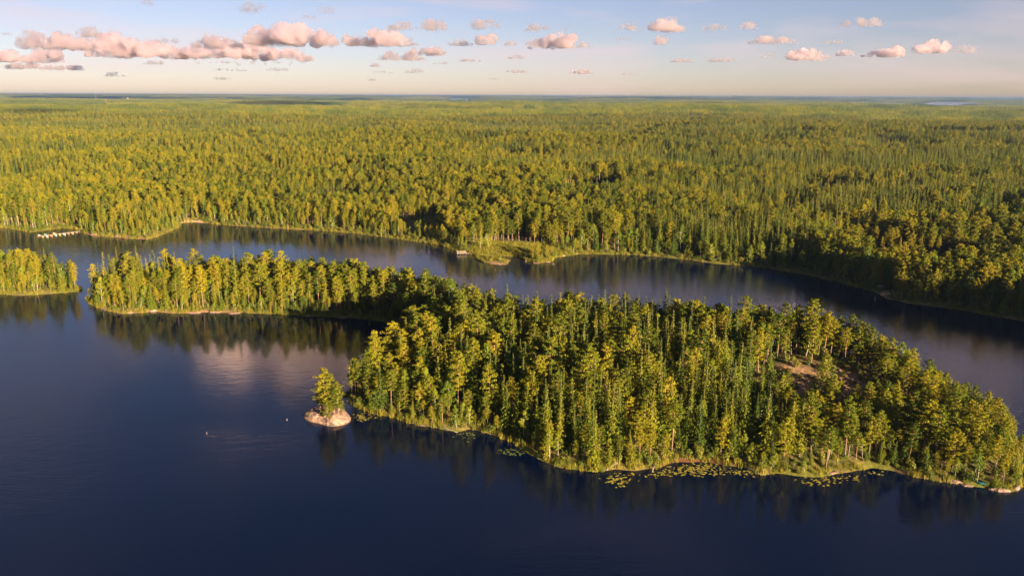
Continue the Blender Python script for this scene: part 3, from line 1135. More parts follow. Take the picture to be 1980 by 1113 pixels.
def patches(S_, r0, r1, key, seed):
    g = np.random.default_rng(seed)
    n_ = int(r1 / S_) + 1
    X, Y = np.meshgrid(np.arange(-n_, n_), np.arange(0, n_))
    x = (X.ravel() + 0.5) * S_; y = (Y.ravel() + 0.5) * S_
    r_ = np.hypot(x, y)
    k = (r_ > r0) & (r_ < r1) & in_view(x, y, 0.12)
    x, y = x[k], y[k]
    for lk in FAR_LAKES:
        k = lake_q(x, y, lk, 1.1, 1.05, 0.0, S_ * 0.45) > 1
        x, y = x[k], y[k]
    k = fbm(x / 500, y / 300, 161, 2) > 0.26
    x, y = x[k], y[k]
    z = height(x, y) - 0.5
    nz = len(x)
    P.append(np.stack([x, y, z], -1)); W.append(np.array(MIDX[key])[np.clip(((fbm(x / 900, y / 420, 181, 3) - 0.25) * 2.0 + g.uniform(-.18, .18, nz)) * len(MIDX[key]), 0, len(MIDX[key]) - 1).astype(int)])
    vs = g.uniform(0.85, 1.15, nz) * (0.8 + 0.4 * fbm(x / 400, y / 300, 171, 2))
    S.append(np.stack([np.full(nz, 1.02), np.full(nz, 1.02), vs], -1))
    # follow the slope of the ground
    e_ = S_ * 0.4
    sx = (height(x + e_, y) - height(x - e_, y)) / (2 * e_)
    sy = (height(x, y + e_) - height(x, y - e_)) / (2 * e_)
    rz = g.integers(0, 4, nz) * (math.pi / 2)
    nx_ = -sx; ny_ = -sy
    rx = np.arctan(sy); ry = -np.arctan(sx)
    Rm = [Matrix.Rotation(a, 3, 'X') @ Matrix.Rotation(b, 3, 'Y') @ Matrix.Rotation(c, 3, 'Z') for a, b, c in zip(rx, ry, rz)]
    Q.append(np.array([tuple(m_.to_euler()) for m_ in Rm]))
    print('patches', key, nz)


def far_spot(u, v, wpx, rdep):
    x, y = gp(u, v)
    d = math.hypot(x, y)
    return (x, y, wpx / FPX * d / 2, rdep)


patches(50.0, 2490, 4300, 'patch1', 901)
patches(240.0, 4280, 13000, 'patch2', 902)
patches(700.0, 12900, 34000, 'patch3', 903)
scatter('forest', np.concatenate(P), np.concatenate(W), np.concatenate(S), np.concatenate(Q), 'dense green pine and spruce forest covering the mainland to the horizon', 'forest')

# ------------------------------------------------------------------ the rock islet with its pines
def hgt1(x, y):
    return float(height(np.array([x]), np.array([y]))[0])


def make_rock(name, outline, top, label, seed, dome=0.55, off=(0, 0), rings=9, group=None, mat=None, cat='rock'):
    """a low granite hump from its waterline outline (metres), rounded shoulders and worn hollows"""
    pts = np.array(outline, float)
    c = pts.mean(0)
    m = 44
    # resample the outline evenly round the centre
    seg = np.concatenate([pts, pts[:1]])
    L = np.concatenate([[0], np.cumsum(np.hypot(*np.diff(seg, axis=0).T))])
    q = np.linspace(0, L[-1], m, endpoint=False)
    ring = np.stack([np.interp(q, L, seg[:, 0]), np.interp(q, L, seg[:, 1])], -1)
    for _ in range(2):
        ring = 0.5 * ring + 0.25 * (np.roll(ring, 1, 0) + np.roll(ring, -1, 0))
    V, F = [], []
    for k in range(rings + 1):
        t = k / rings                                   # 0 at the waterline, 1 on top
        sc_ = 1 - t
        if k == 0: sc_ = 1.06
        x = c[0] + (ring[:, 0] - c[0]) * sc_ + off[0] * t
        y = c[1] + (ring[:, 1] - c[1]) * sc_ + off[1] * t
        z = top * (1 - (1 - t) ** 2.6) ** dome if k else np.zeros(m) - 0.5
        z = z * np.ones(m)
        z = z + (0.55 * top * (fbm(x / (0.9 * top + .6), y / (0.9 * top + .6), seed, 4) - 0.5) * min(1, t * 4) if k else 0)
        z = z + (0.45 * top * (np.round(4 * fbm(x / 2.6, y / 1.7, seed + 5, 2)) / 4 - 0.4) * min(1, t * 3) if k else 0)
        V.append(np.stack([x, y, z], -1))
    V = np.concatenate(V)
    base = np.array([c[0], c[1], 0])
    for k in range(rings):
        for j in range(m):
            a, b = k * m + j, k * m + (j + 1) % m
            F.append((a, b, b + m, a + m))
    o = bpy.data.objects.new(name, mesh_np(name, V - base, F, [mat or M['rock']], smooth_shade=(name != 'rock_islet')))
    o.location = base
    link(o)
    tag(o, label, cat, group)
    return o, V


islet_o, islet_v = make_rock('rock_islet', px([(583, 803), (590, 796), (606, 790), (624, 788), (642, 790), (660, 793), (672, 800), (679, 808), (677, 816), (660, 823), (637, 825), (618, 819), (600, 816), (588, 810)]),
                             2.1, 'rounded pink granite rock islet carrying a clump of pines', 5, 0.62, (1.6, 0.6), rings=16, cat='islet')


def rock_top(x, y):
    d = np.hypot(islet_v[:, 0] - x, islet_v[:, 1] - y)
    return float(islet_v[np.argmin(d), 2])


isl_pines = [(630, 800, 0.84, 7, 'tallest pine on the rock islet, with a pale bare trunk'), (641, 799, 0.72, 7, 'second pine on the rock islet, leaning behind the tallest'),
             (654, 802, 0.62, 7, 'bushy pine over the steep side of the rock islet'), (634, 812, 0.42, 7, 'young pine low at the front edge of the rock islet'),
             (620, 797, 0.56, 2, 'dark pine on the rear side of the rock islet'), (647, 806, 0.48, 7, 'small round pine in the hollow of the rock islet'), (624, 806, 0.22, 7, 'knee-high pine in front of the tallest islet pine'), (662, 803, 0.28, 7, 'low pine at the steep outer shoulder of the rock islet'), (640, 806, 0.26, 5, 'low bushy pine in the middle of the rock islet'), (652, 797, 0.40, 5, 'dark low pine at the back of the rock islet'), (596, 803, 0.10, 7, 'tiny seedling pine at the low end of the rock islet')]
for u, v, s_, w, lab in isl_pines:
    x, y = gp(u, v, 1.2)
    place_tree(dict(x=x, y=y, z=rock_top(x, y) - 0.1, kind='pine_tree', s=s_ * 0.88, r=u * 1.7, w=MIDX['pine_tree'][w], wide=1.45), lab, 'pines on the rock islet')

for u, v, kn, s_, w, lab in [(1030, 505, 'pine_tree', 0.50, 7, 'first pine of the small group on the grassy point'), (1040, 506, 'pine_tree', 0.62, 7, 'tallest pine of the small group on the grassy point'), (1049, 503, 'pine_tree', 0.58, 2, 'third pine of the small group on the grassy point'),
                             (1057, 504, 'pine_tree', 0.48, 7, 'outermost pine of the small group on the grassy point'), (944, 488, 'birch_tree', 0.80, 3, 'many-stemmed birch standing alone on the open grass'), (928, 488, 'birch_tree', 0.62, 1, 'smaller birch between platform and lone birch'),
                             (967, 509, 'birch_tree', 0.30, 3, 'low birch bush on the small grassy spit'), (953, 506, 'birch_tree', 0.22, 3, 'lowest shrub-like birch at the landward end of the spit')]:
    x, y = gp(u, v)
    place_tree(dict(x=x, y=y, z=max(0.05, hgt1(x, y)), kind=kn, s=s_, r=u * 0.7, w=MIDX[kn][w]), lab, 'trees on the grassy point')

# shore rocks, each where it lies
ROCKS = [
    (247, 605, 5.5, 2.6, 0.9, 'long pale slab at the shore where the long island begins'), (290, 602, 6.5, 3.0, 1.3, 'broad pink outcrop on the shore of the long island'),
    (332, 604, 5.0, 2.4, 1.0, 'sunlit low outcrop between the pines of the long island'), (372, 605, 6.0, 2.2, 0.8, 'flat cracked slab in the middle of the sunny long-island shore'),
    (416, 604, 4.0, 2.0, 0.7, 'small pink slab past the middle of the sunny shore'), (452, 606, 4.5, 1.8, 0.6, 'last sunlit slab before the shaded shore'),
    (598, 611, 3.5, 1.6, 0.6, 'grey boulder on the shaded shore of the long island'), (660, 614, 4.5, 1.5, 0.5, 'pale flat rocks by the dark water below the neck'),
    (200, 598, 4.0, 1.6, 0.6, 'dark slab at the tip of the long island'),
    (815, 822, 2.6, 1.1, 0.35, 'flat grey stone at the shaded bay of the big island'), (866, 828, 3.0, 0.9, 0.3, 'long whitish stone lying off the shaded bay'),
    (1022, 866, 1.3, 0.9, 0.5, 'small white stone beside the lily pads in the shade'), (1236, 904, 0.9, 0.8, 0.6, 'round boulder on the grass beside the mud bay'),
    (1610, 914, 4.0, 1.5, 0.5, 'long pink slab on the sunny shore of the big island'), (1765, 914, 4.0, 2.2, 1.0, 'reddish outcrop under the tall pine near the boat'),
    (1800, 924, 4.2, 1.8, 0.6, 'smooth grey slab at the waterline left of the boat'), (1842, 931, 4.5, 2.0, 0.7, 'wide pale slab sloping into the water beside the boat'),
    (1868, 938, 2.8, 1.5, 0.5, 'rounded slab touching the boat bow'), (1932, 948, 4.0, 1.8, 0.8, 'large smooth boulder at the very tip of the big island'), (1962, 941, 3.0, 2.4, 1.1, 'pink rounded boulder at the outer end of the tip'),
    (1946, 836, 3.4, 2.6, 1.6, 'sunlit pink crag on the outer side of the big island'), (1958, 868, 1.4, 0.9, 0.4, 'lone dark stone in the water off the tip'),
    (45, 443, 6.0, 2.6, 1.6, 'orange rock at the shore beyond the moored boats'), (60, 446, 4.5, 2.2, 1.2, 'second orange rock below the leaning pines by the boats'), (5, 439, 7.0, 2.5, 1.4, 'long orange shore rock at the edge of the view'),
    (183, 455, 5.5, 2.4, 1.6, 'orange outcrop at the near corner of the headland'), (228, 458, 7.0, 3.0, 2.0, 'tall grey-pink outcrop at the foot of the headland'), (280, 461, 3.0, 1.4, 0.5, 'low wet stone off the headland'),
    (312, 452, 5.0, 2.2, 0.8, 'pale slab along the sunny side of the headland'), (338, 440, 6.0, 2.4, 0.9, 'pink slab at the end of the headland by the beach'),
    (960, 511, 5.5, 1.6, 0.5, 'low pink stones in front of the small grassy spit'), (984, 504, 2.4, 1.0, 0.5, 'single stone between spit and grassy point'), (1017, 505, 1.6, 1.0, 0.6, 'white stone in the shallows of the grassy point'),
    (1036, 509, 4.0, 1.6, 0.6, 'flat pink rock at the foot of the point pines'), (1060, 507, 2.6, 1.2, 0.6, 'pinkish boulder at the corner of the grassy point'), (1069, 511, 1.8, 0.9, 0.5, 'outermost pale stone off the grassy point'),
    (1712, 572, 1.4, 0.9, 0.5, 'pale stone on the small landing by the white boat'), (1757, 577, 1.3, 1.0, 0.9, 'white stone on the grassy dark shore'), (1827, 591, 1.0, 0.9, 0.9, 'upright white stone on the dark shore'),
    (1898, 603, 2.2, 1.1, 0.6, 'grey stone on the dark shore near the frame edge'), (1925, 609, 3.6, 1.4, 0.5, 'pale slab along the dark shore near the frame edge'), (1950, 614, 2.6, 1.2, 0.5, 'last pale slab of the dark far shore'),
    (1320, 500, 2.2, 1.1, 0.5, 'lone pale stone on the shaded shore past the spit'),
]
for k, (u, v, a, b, t, lab) in enumerate(ROCKS):
    cx, cy_ = gp(u, v)
    gr_ = np.random.default_rng(4000 + k)
    ph = gr_.uniform(-0.3, 0.3)
    # lay the long side along the shore
    e_ = 1.5
    nx_, ny_ = float(land_sd(np.array([cx + e_]), np.array([cy_]))[0] - land_sd(np.array([cx - e_]), np.array([cy_]))[0]), float(land_sd(np.array([cx]), np.array([cy_ + e_]))[0] - land_sd(np.array([cx]), np.array([cy_ - e_]))[0])
    ang = math.atan2(ny_, nx_) + math.pi / 2 + ph if a > 2.5 else ph
    out = []
    for j in range(14):
        q = j / 14 * 2 * math.pi
        r_ = gr_.uniform(0.6, 1.2)
        lx, ly = math.cos(q) * a * (0.62 if a > 2.5 else 0.5) * r_, math.sin(q) * b / 2 * r_
        out.append((cx + lx * math.cos(ang) - ly * math.sin(ang), cy_ + lx * math.sin(ang) + ly * math.cos(ang)))
    make_rock('shore_rock', out, t * 0.62, lab, 50 + k, 0.6, rings=6, group='rocks along the shores')

# ------------------------------------------------------------------ lily pads
M['lily'] = plain_mat('lily_leaf', (0.22, 0.20, 0.03), 0.45, 0.35, 0.8)
M['lily_green'] = plain_mat('lily_leaf_shade', (0.09, 0.13, 0.03), 0.45, 0.35, 0.8)  # darker copy of the leaf for the shaded bay, shade put into its colour
LILY = [(1198, 926, 30, 14, 95, 'yellow-green lily pads below the pale log'), (1350, 908, 72, 13, 300, 'broad field of lily pads off the brown mud bay'), (1440, 913, 30, 8, 60, 'thin line of lily pads beside the mossy log'),
        (1585, 930, 46, 11, 70, 'scattered lily pads off the sunny shore'), (1270, 917, 26, 6, 34, 'loose lily pads around the leaning log'), (700, 806, 22, 8, 80, 'pale lily pads between rock islet and big island'),
        (990, 874, 27, 8, 60, 'shaded lily pads beside the small white stone'), (905, 842, 24, 10, 40, 'dark lily pads in the shaded bay'), (1640, 925, 30, 8, 26, 'sparse lily pads near the pink slab'), (1690, 915, 24, 5, 14, 'few lily pads in the small cove')]
for k, (u, v, ru, rv, n_, lab) in enumerate(LILY):
    g = np.random.default_rng(4500 + k)
    V, F = [], []
    for j in range(int(n_ * 0.8)):
        a = g.uniform(0, 6.283); q = g.uniform(0, 1) ** 0.5 * g.uniform(0.5, 1.25)
        x, y = gp(u + ru * q * math.cos(a) + 4 * g.normal(), v + rv * q * math.sin(a))
        r_ = g.uniform(0.12, 0.34); o_ = len(V); a0 = g.uniform(0, 6.28); tl = g.normal(0, 0.03, 2)
        for i in range(9):                               # round leaf with its notch
            b = a0 + 0.25 + i / 8 * (6.283 - 0.5)
            V.append((x + r_ * math.cos(b), y + r_ * math.sin(b), 0.03 + tl[0] * math.cos(b) * r_ + tl[1] * math.sin(b) * r_))
        V.append((x, y, 0.025))
        F.append(tuple(range(o_, o_ + 10)))
    c = np.mean(np.array(V), 0)
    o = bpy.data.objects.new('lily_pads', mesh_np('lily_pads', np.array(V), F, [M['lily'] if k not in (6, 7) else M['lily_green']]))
    link(o)
    tag(o, lab, 'lily pads', kind='stuff')

# ------------------------------------------------------------------ logs, boats, tent, jetties
def log_thing(u0, v0, z0, u1, v1, z1, r0, r1, label, seed):
    g = np.random.default_rng(seed)
    a = Vector((*gp(u0, v0), z0)); b = Vector((*gp(u1, v1), z1))
    root = empty('fallen_log', a)
    t = MB()
    pts = [(b - a) * q + Vector((g.normal(0, .04), g.normal(0, .04), g.normal(0, .03))) for q in np.linspace(0, 1, 6)]
    t.tube(pts, list(np.linspace(r0, r1, 6)), 8)
    t.build('trunk', M['dead_bark'], root, True)
    for k in range(5):
        q = g.uniform(0.3, 0.95)
        d = Vector((g.normal(), g.normal(), abs(g.normal()) * 0.7)).normalized() * g.uniform(0.4, 1.0)
        m_ = MB(); p = (b - a) * q
        m_.tube([p, p + d], [0.04, 0.012], 4, cap=False)
        m_.build('branch', M['dead_bark'], root)
    tag(root, label, 'log')


log_thing(1192, 900, 0.7, 1172, 909, 0.1, 0.26, 0.14, 'bleached fallen log ending in the water below the spruces', 1)
log_thing(1272, 893, 1.5, 1261, 912, 0.0, 0.16, 0.08, 'thin pale log leaning into the water beside the mud bay', 2)
log_thing(1440, 903, 0.35, 1470, 917, 0.12, 0.22, 0.16, 'long bleached log pointing out from the grassy shore', 3)
log_thing(855, 826, 0.3, 884, 836, 0.05, 0.16, 0.08, 'whitish log floating at the shaded bay', 4)


def hull_mesh(name, L, B, D, mat, thick=0.05):
    n_, m_ = 15, 9
    out = []
    for inner in (0, 1):
        rows = []
        for i in range(n_):
            t = i / (n_ - 1) * 2 - 1
            w = B / 2 * (1 - max(0, t) ** 2.6) * (1 - 0.45 * max(0, -t) ** 3) - inner * thick
            w = max(w, 0.015)
            sheer = 0.14 * t * t + 0.10 * max(0, t) ** 2
            dd = D - inner * thick
            rows.append([(t * (L / 2 - inner * thick), w * math.sin((j / (m_ - 1) * 2 - 1) * math.pi / 2), D + sheer - (dd + sheer * 0.6) * math.cos((j / (m_ - 1) * 2 - 1) * math.pi / 2) ** 0.6) for j in range(m_)])
        out.append(rows)
    V = [p for rows in out for r_ in rows for p in r_]
    F = []
    for s_ in (0, 1):
        o_ = s_ * n_ * m_
        for i in range(n_ - 1):
            for j in range(m_ - 1):
                q = (o_ + i * m_ + j, o_ + (i + 1) * m_ + j, o_ + (i + 1) * m_ + j + 1, o_ + i * m_ + j + 1)
                F.append(q if s_ == 0 else q[::-1])
    N_ = n_ * m_
    for i in range(n_ - 1):
        for j in (0, m_ - 1):
            F.append((i * m_ + j, (i + 1) * m_ + j, N_ + (i + 1) * m_ + j, N_ + i * m_ + j))
    for i in (0, n_ - 1):
        for j in range(m_ - 1):
            F.append((i * m_ + j, i * m_ + j + 1, N_ + i * m_ + j + 1, N_ + i * m_ + j))
    return mesh_np(name, V, F, [mat], smooth_shade=True)


M['plank'] = plain_mat('weathered_plank', (0.42, 0.36, 0.29), 0.8, 0.25, 3.0, bump=0.2)
M['plank_pale'] = plain_mat('pale_plank', (0.20, 0.17, 0.135), 0.75, 0.2, 3.0)
M['post'] = plain_mat('jetty_post', (0.20, 0.16, 0.12), 0.85, 0.3, 5.0)
PAINT = {}


def paint(name, col, rough=0.45):
    if name not in PAINT:
        PAINT[name] = plain_mat('paint_' + name, col, rough, 0.12, 1.5)
    return PAINT[name]


def rowing_boat(x, y, z, rz, colname, col, label, L=4.4, B=1.45, D=0.55, flip=False, group=None, inside=None, tilt=0.0):
    root = empty('rowing_boat', (x, y, z), rz)
    mat = paint(colname, col)
    h = link(bpy.data.objects.new('hull', hull_mesh('hull', L, B, D, mat)), root)
    wood = inside or M['plank']
    if flip:
        root.rotation_euler = (math.pi + tilt, 0, rz)
        root.location.z = z + D + 0.1
        k = MB(); k.box((0, 0, -0.03), (L * 0.8, 0.06, 0.08)); k.build('keel', mat, root)
    else:
        root.rotation_euler = (tilt, 0, rz)
        for sx in (-0.32, 0.0, 0.27):
            t = MB(); t.box((sx * L, 0, D * 0.66), (0.24, B * (0.80 if sx > -0.3 else 0.70) * (1 - 0.35 * max(0, sx)), 0.04)); t.build('thwart', wood, root)
        for s_ in (-1, 1):
            t = MB()
            pts = []
            for i in range(9):
                q = i / 8 * 2 - 1
                w = B / 2 * (1 - max(0, q) ** 2.6) * (1 - 0.45 * max(0, -q) ** 3)
                pts.append((q * L / 2, s_ * w, D + 0.14 * q * q + 0.10 * max(0, q) ** 2))
            t.tube(pts, [0.035] * 9, 5); t.build('gunwale', wood, root)
        fl = MB(); fl.box((-0.05 * L, 0, D * 0.20), (L * 0.55, B * 0.48, 0.03)); fl.build('floorboard', wood, root)
    tag(root, label, 'boat', group)
    return root


bx_, by_ = gp(1886, 931, 0.25)
rowing_boat(bx_, by_, 0.22, R(-62), 'teal', (0.03, 0.20, 0.24), 'teal rowing boat drawn up on the rocks at the island tip', 4.6, 1.5, 0.55, inside=paint('teal_in', (0.05, 0.30, 0.33)))
bx_, by_ = gp(1703, 562)
rowing_boat(bx_ + 0.6, by_ + 1.6, hgt1(bx_ + 0.6, by_ + 1.6) - 0.1, R(18), 'white', (0.55, 0.56, 0.58), 'white boat turned keel up on the dark mainland shore', 4.2, 1.5, 0.55, flip=True)

# yellow tent on the tip
tx_, ty_ = gp(1874, 918, 0.8)
tz_ = hgt1(tx_, ty_)
tent = empty('tent', (tx_, ty_, tz_), R(25))
tent.scale = (0.62, 0.62, 0.62)
t = MB()
prof = []
for i in range(11):
    a = i / 10 * math.pi
    prof.append((math.cos(a), math.sin(a) ** 0.8))
V, F = [], []
for k, (yy, sx, sz) in enumerate([(-1.25, 0.10, 0.05), (-1.0, 0.75, 0.75), (-0.5, 0.95, 1.1), (0.0, 1.0, 1.2), (0.5, 0.95, 1.1), (1.0, 0.75, 0.75), (1.25, 0.10, 0.05)]):
    V += [(a * sx * 0.85, yy, b * sz) for a, b in prof]
for k in range(6):
    for i in range(10):
        F.append((k * 11 + i, k * 11 + i + 1, k * 11 + i + 12, k * 11 + i + 11))
t.add(V, F)
t.build('fly_sheet', paint('tent_yellow', (0.42, 0.40, 0.07), 0.6), tent, True)
for yy in (-0.45, 0.45):
    p_ = MB(); p_.tube([(a * 0.97 * 0.87, yy, b * 1.14) for a, b in prof], [0.018] * 11, 5); p_.build('pole', paint('pole_grey', (0.3, 0.3, 0.3)), tent)
d_ = MB(); d_.add([(-0.3, -1.12, 0.12), (0.3, -1.12, 0.12), (0.22, -0.98, 0.66), (-0.22, -0.98, 0.66)], [(0, 1, 2, 3)]); d_.build('door_flap', paint('tent_dark', (0.35, 0.28, 0.04)), tent)
tag(tent, 'small yellow-green tent pitched under the pines beside the boat', 'tent')


def jetty(a, b, width, z, label, rail=False, step=0.32, mat=None, posts=3.0):
    a, b = Vector((*a, 0)), Vector((*b, 0))
    L = (b - a).length
    rz = math.atan2(b.y - a.y, b.x - a.x)
    root = empty('jetty', a, rz)
    n_ = int(L / step)
    pm = None
    for k in range(n_):
        if pm is None:
            m_ = MB(); m_.box((0, 0, 0), (step * 0.88, width, 0.05)); pm = m_.mesh('plank', [mat or M['plank']])
        o = bpy.data.objects.new('plank', pm); o.location = ((k + 0.5) * step, rnd.uniform(-.02, .02), z + rnd.uniform(-.006, .006)); link(o, root)
    for s_ in (-1, 1):
        m_ = MB(); m_.box((L / 2, s_ * width * 0.36, z - 0.11), (L, 0.10, 0.14)); m_.build('beam', M['post'], root)
        k = 0.3
        while k < L:
            m_ = MB(); m_.tube([(k, s_ * width * 0.46, -1.2), (k, s_ * width * 0.46, z + (0.35 if rail else 0.12))], [0.07, 0.065], 6); m_.build('post', M['post'], root)
            k += posts
    tag(root, label, 'jetty')
    return root, L, rz


ja, jb = gp(158, 447.5), gp(73, 458)
jr, JL, jrz = jetty(ja, jb, 1.7, 0.42, 'long plank jetty lined with small boats below the dark pines', mat=M['plank_pale'])
BO = [('yellow', (0.50, 0.36, 0.04), 'bright yellow boat at the outer end of the boat jetty'), ('white', (0.55, 0.56, 0.58), 'white boat next to the yellow one on the jetty'),
      ('orange', (0.62, 0.30, 0.12), 'orange-brown boat on the near side of the jetty, third from its end'), ('pale_blue', (0.30, 0.52, 0.60), 'pale blue boat on the near side of the jetty'),
      ('lime', (0.55, 0.55, 0.10), 'yellow-green boat at the middle of the jetty'), ('mint', (0.40, 0.60, 0.52), 'mint boat past the middle of the jetty'),
      ('rust', (0.45, 0.18, 0.08), 'rust-red boat on the inner half of the jetty'), ('tan', (0.55, 0.40, 0.26), 'tan wooden boat on the inner half of the jetty'), ('brown', (0.30, 0.16, 0.08), 'brown boat closest to land on the jetty')]
ux, uy = math.cos(jrz), math.sin(jrz)
vx, vy = -uy, ux
side = 1 if vy < 0 else -1
for k, (cn, cc, lab) in enumerate(BO):
    t_ = JL - 1.4 - k * 2.35
    rowing_boat(ja[0] + ux * t_ + vx * side * 2.9, ja[1] + uy * t_ + vy * side * 2.9, -0.12, jrz + math.pi / 2 * side + rnd.uniform(-.12, .12), cn, tuple(q * 0.7 for q in cc), lab, 3.9, 1.35, 0.5, group='small boats moored at the long jetty')
for k, (cn, cc, lab, t_) in enumerate([('turquoise', (0.10, 0.45, 0.42), 'turquoise boat on the far side of the jetty end', JL - 5.5), ('silver', (0.62, 0.64, 0.66), 'silver boat on the far side near the jetty end', JL - 2.2), ('cream', (0.66, 0.58, 0.38), 'cream boat on the far side past the jetty middle', JL - 10.5)]):
    rowing_boat(ja[0] + ux * t_ - vx * side * 2.9, ja[1] + uy * t_ - vy * side * 2.9, -0.12, jrz - math.pi / 2 * side + rnd.uniform(-.12, .12), cn, tuple(q * 0.7 for q in cc), lab, 3.9, 1.35, 0.5, group='small boats moored at the long jetty')

# bathing platform by the grassy point
pa, pb = gp(908, 490.5), gp(883, 491.5)
pr, PL, prz = jetty(pa, pb, 3.0, 0.55, 'pale wooden bathing platform beside the small sandy beach', True, 0.3, M['plank_pale'], 1.6)
for s_ in (-1, 1):
    for zz in (1.05, 1.45):
        m_ = MB(); m_.box((PL * 0.62, s_ * 1.4, zz), (PL * 0.7, 0.07, 0.10)); m_.build('rail', M['plank_pale'], pr)
    for q in (0.3, 0.62, 0.95):
        m_ = MB(); m_.box((PL * q, s_ * 1.4, 1.0), (0.09, 0.09, 0.95)); m_.build('rail_post', M['plank_pale'], pr)
m_ = MB(); m_.box((PL - 0.3, 0, 1.0), (0.35, 1.8, 0.07)); m_.box((PL - 0.3, -0.7, 0.78), (0.3, 0.08, 0.4)); m_.box((PL - 0.3, 0.7, 0.78), (0.3, 0.08, 0.4)); m_.build('bench', M['plank_pale'], pr)

# buoys and a bathing ladder post, tiny white marks on the water
for u, v, lab in [(33, 480, 'white mooring buoy off the boat jetty'), (958, 522, 'white buoy lying off the grassy spit'), (400, 838, 'small pale buoy alone on the open dark water'), (555, 812, 'small white float near the rock islet'), (1906, 653, 'dark float on the channel beyond the big island')]:
    x, y = gp(u, v)
    root = empty('buoy', (x, y, 0))
    m_ = MB(); m_.tube([(0, 0, -0.18), (0, 0, -0.10), (0, 0, 0.05), (0, 0, 0.2), (0, 0, 0.30), (0, 0, 0.34)], [0.02, 0.06, 0.08, 0.06, 0.04, 0.02], 10); m_.build('float_body', paint('float_grey', (0.26, 0.27, 0.28)) if 'dark' not in lab else M['post'], root, True)
    m_ = MB(); m_.tube([(0, 0, 0.32), (0, 0, 0.52)], [0.03, 0.03], 6); m_.build('eye', M['post'], root)
    tag(root, lab, 'buoy', 'buoys on the lake')

# ------------------------------------------------------------------ far away: lakes, farms, a mast
for k, ((cx, cy_, ax_, ay_, ex_, ey_), lab) in enumerate(zip(FAR_LAKES, ('pale strip of a distant lake near the middle of the horizon', 'bright distant lake under the horizon above the dark bank', 'small bright distant water beside the larger far lake'))):
    n_ = 26
    V = []
    for j in range(n_):
        a = j / n_ * 6.283
        q = 1 + 0.18 * math.sin(3 * a + k) + 0.10 * math.sin(5 * a + 2 * k)
        p_, r_ = ay_ * q * math.sin(a), ax_ * q * math.cos(a)
        V.append((ex_ * p_ + ey_ * r_, ey_ * p_ - ex_ * r_, 0))
    zz = float(height(np.array([cx + p[0] for p in V] + [cx]), np.array([cy_ + p[1] for p in V] + [cy_])).max()) + 1.5
    o = link(bpy.data.objects.new('far_lake', mesh_np('far_lake', V, [tuple(range(n_))], [M['water']])))
    o.location = (cx, cy_, zz)
    tag(o, lab, 'lake', kind='structure')

M['render'] = plain_mat('white_render', (0.55, 0.52, 0.48), 0.8, 0.06, 0.5)
M['rooftile'] = plain_mat('dark_roof', (0.22, 0.10, 0.07), 0.8, 0.2, 0.7)
M['falu'] = plain_mat('red_boards', (0.20, 0.07, 0.05), 0.8, 0.15, 0.7)
M['pane'] = plain_mat('window_pane', (0.05, 0.06, 0.08), 0.1, 0.1, 1.0)


def farmhouse(u, v, W_, D_, H_, wall, label, dz=0.0, rz=0.3):
    x, y = gp(u, v, 12.0)
    z = hgt1(x, y) + dz
    root = empty('farmhouse', (x, y, z), rz)
    W_, D_, H_ = W_ * 0.62, D_ * 0.62, H_ * 0.62
    w = MB(); w.box((0, 0, H_ / 2 - 4), (W_, D_, H_ + 8)); w.build('wall', wall, root)
    r_ = MB()
    hw, hd = W_ / 2 + 0.6, D_ / 2 + 0.6
    r_.add([(-hw, -hd, H_), (hw, -hd, H_), (hw, hd, H_), (-hw, hd, H_), (-hw, 0, H_ + D_ * 0.4), (hw, 0, H_ + D_ * 0.4)], [(0, 1, 5, 4), (3, 4, 5, 2), (0, 4, 3), (1, 2, 5), (0, 3, 2, 1)])
    ro = r_.build('roof', M['rooftile'], root)
    c_ = MB(); c_.box((W_ * 0.2, 0, H_ + D_ * 0.45), (1.0, 1.0, 1.8)); c_.build('chimney', M['render'], ro)
    for k in range(4):
        q = MB(); q.box((-W_ / 2 + W_ * (k + 0.5) / 4, -D_ / 2 - 0.01, H_ * 0.6), (1.3, 0.08, 1.6)); q.build('window', M['pane'], root)
    tag(root, label, 'house')


farmhouse(976, 208.5, 26, 12, 9, M['render'], 'white farm building beyond the forest near the middle of the skyline', 9)
farmhouse(1001, 208.5, 16, 10, 8, M['render'], 'small white house beside the far white farm building', 9, 0.1)
farmhouse(1037, 209, 30, 12, 7, M['falu'], 'long red barn right of the far white houses', 9, 0.2)
farmhouse(236, 193.5, 34, 16, 12, M['render'], 'white house on a far ridge near the tall mast', 12, 0.2)
farmhouse(247, 194.0, 28, 14, 12, M['render'], 'second white house on the far ridge near the tall mast', 12, 0.5)
farmhouse(1608, 195.5, 40, 20, 14, M['render'], 'tiny white building far off under the horizon', 12, 0.2)


def mast(u, vb, H_, label):
    x, y = gp(u, vb, 10.0)
    root = empty('radio_mast', (x, y, hgt1(x, y)))
    r_ = 1.1
    segs = 8
    for k in range(segs):
        m_ = MB()
        z0, z1 = H_ * k / segs, H_ * (k + 1) / segs
        for j in range(3):
            a = j * 2.094; b = (j + 1) * 2.094
            m_.tube([(r_ * math.cos(a), r_ * math.sin(a), z0), (r_ * math.cos(a), r_ * math.sin(a), z1)], [0.14, 0.14], 5)
            for q in range(2):
                za, zb = z0 + (z1 - z0) * q / 2, z0 + (z1 - z0) * (q + 1) / 2
                m_.tube([(r_ * math.cos(a), r_ * math.sin(a), za), (r_ * math.cos(b), r_ * math.sin(b), zb)], [0.07, 0.07], 4)
        m_.build('lattice_section', paint('mast_red', (0.5, 0.08, 0.05)) if k % 2 else paint('mast_white', (0.45, 0.45, 0.45)), root)
    m_ = MB(); m_.tube([(0, 0, H_ - 1), (0, 0, H_ + 8)], [0.35, 0.15], 6); m_.build('antenna', paint('mast_white', (0.45, 0.45, 0.45)), root)
    tag(root, label, 'mast')


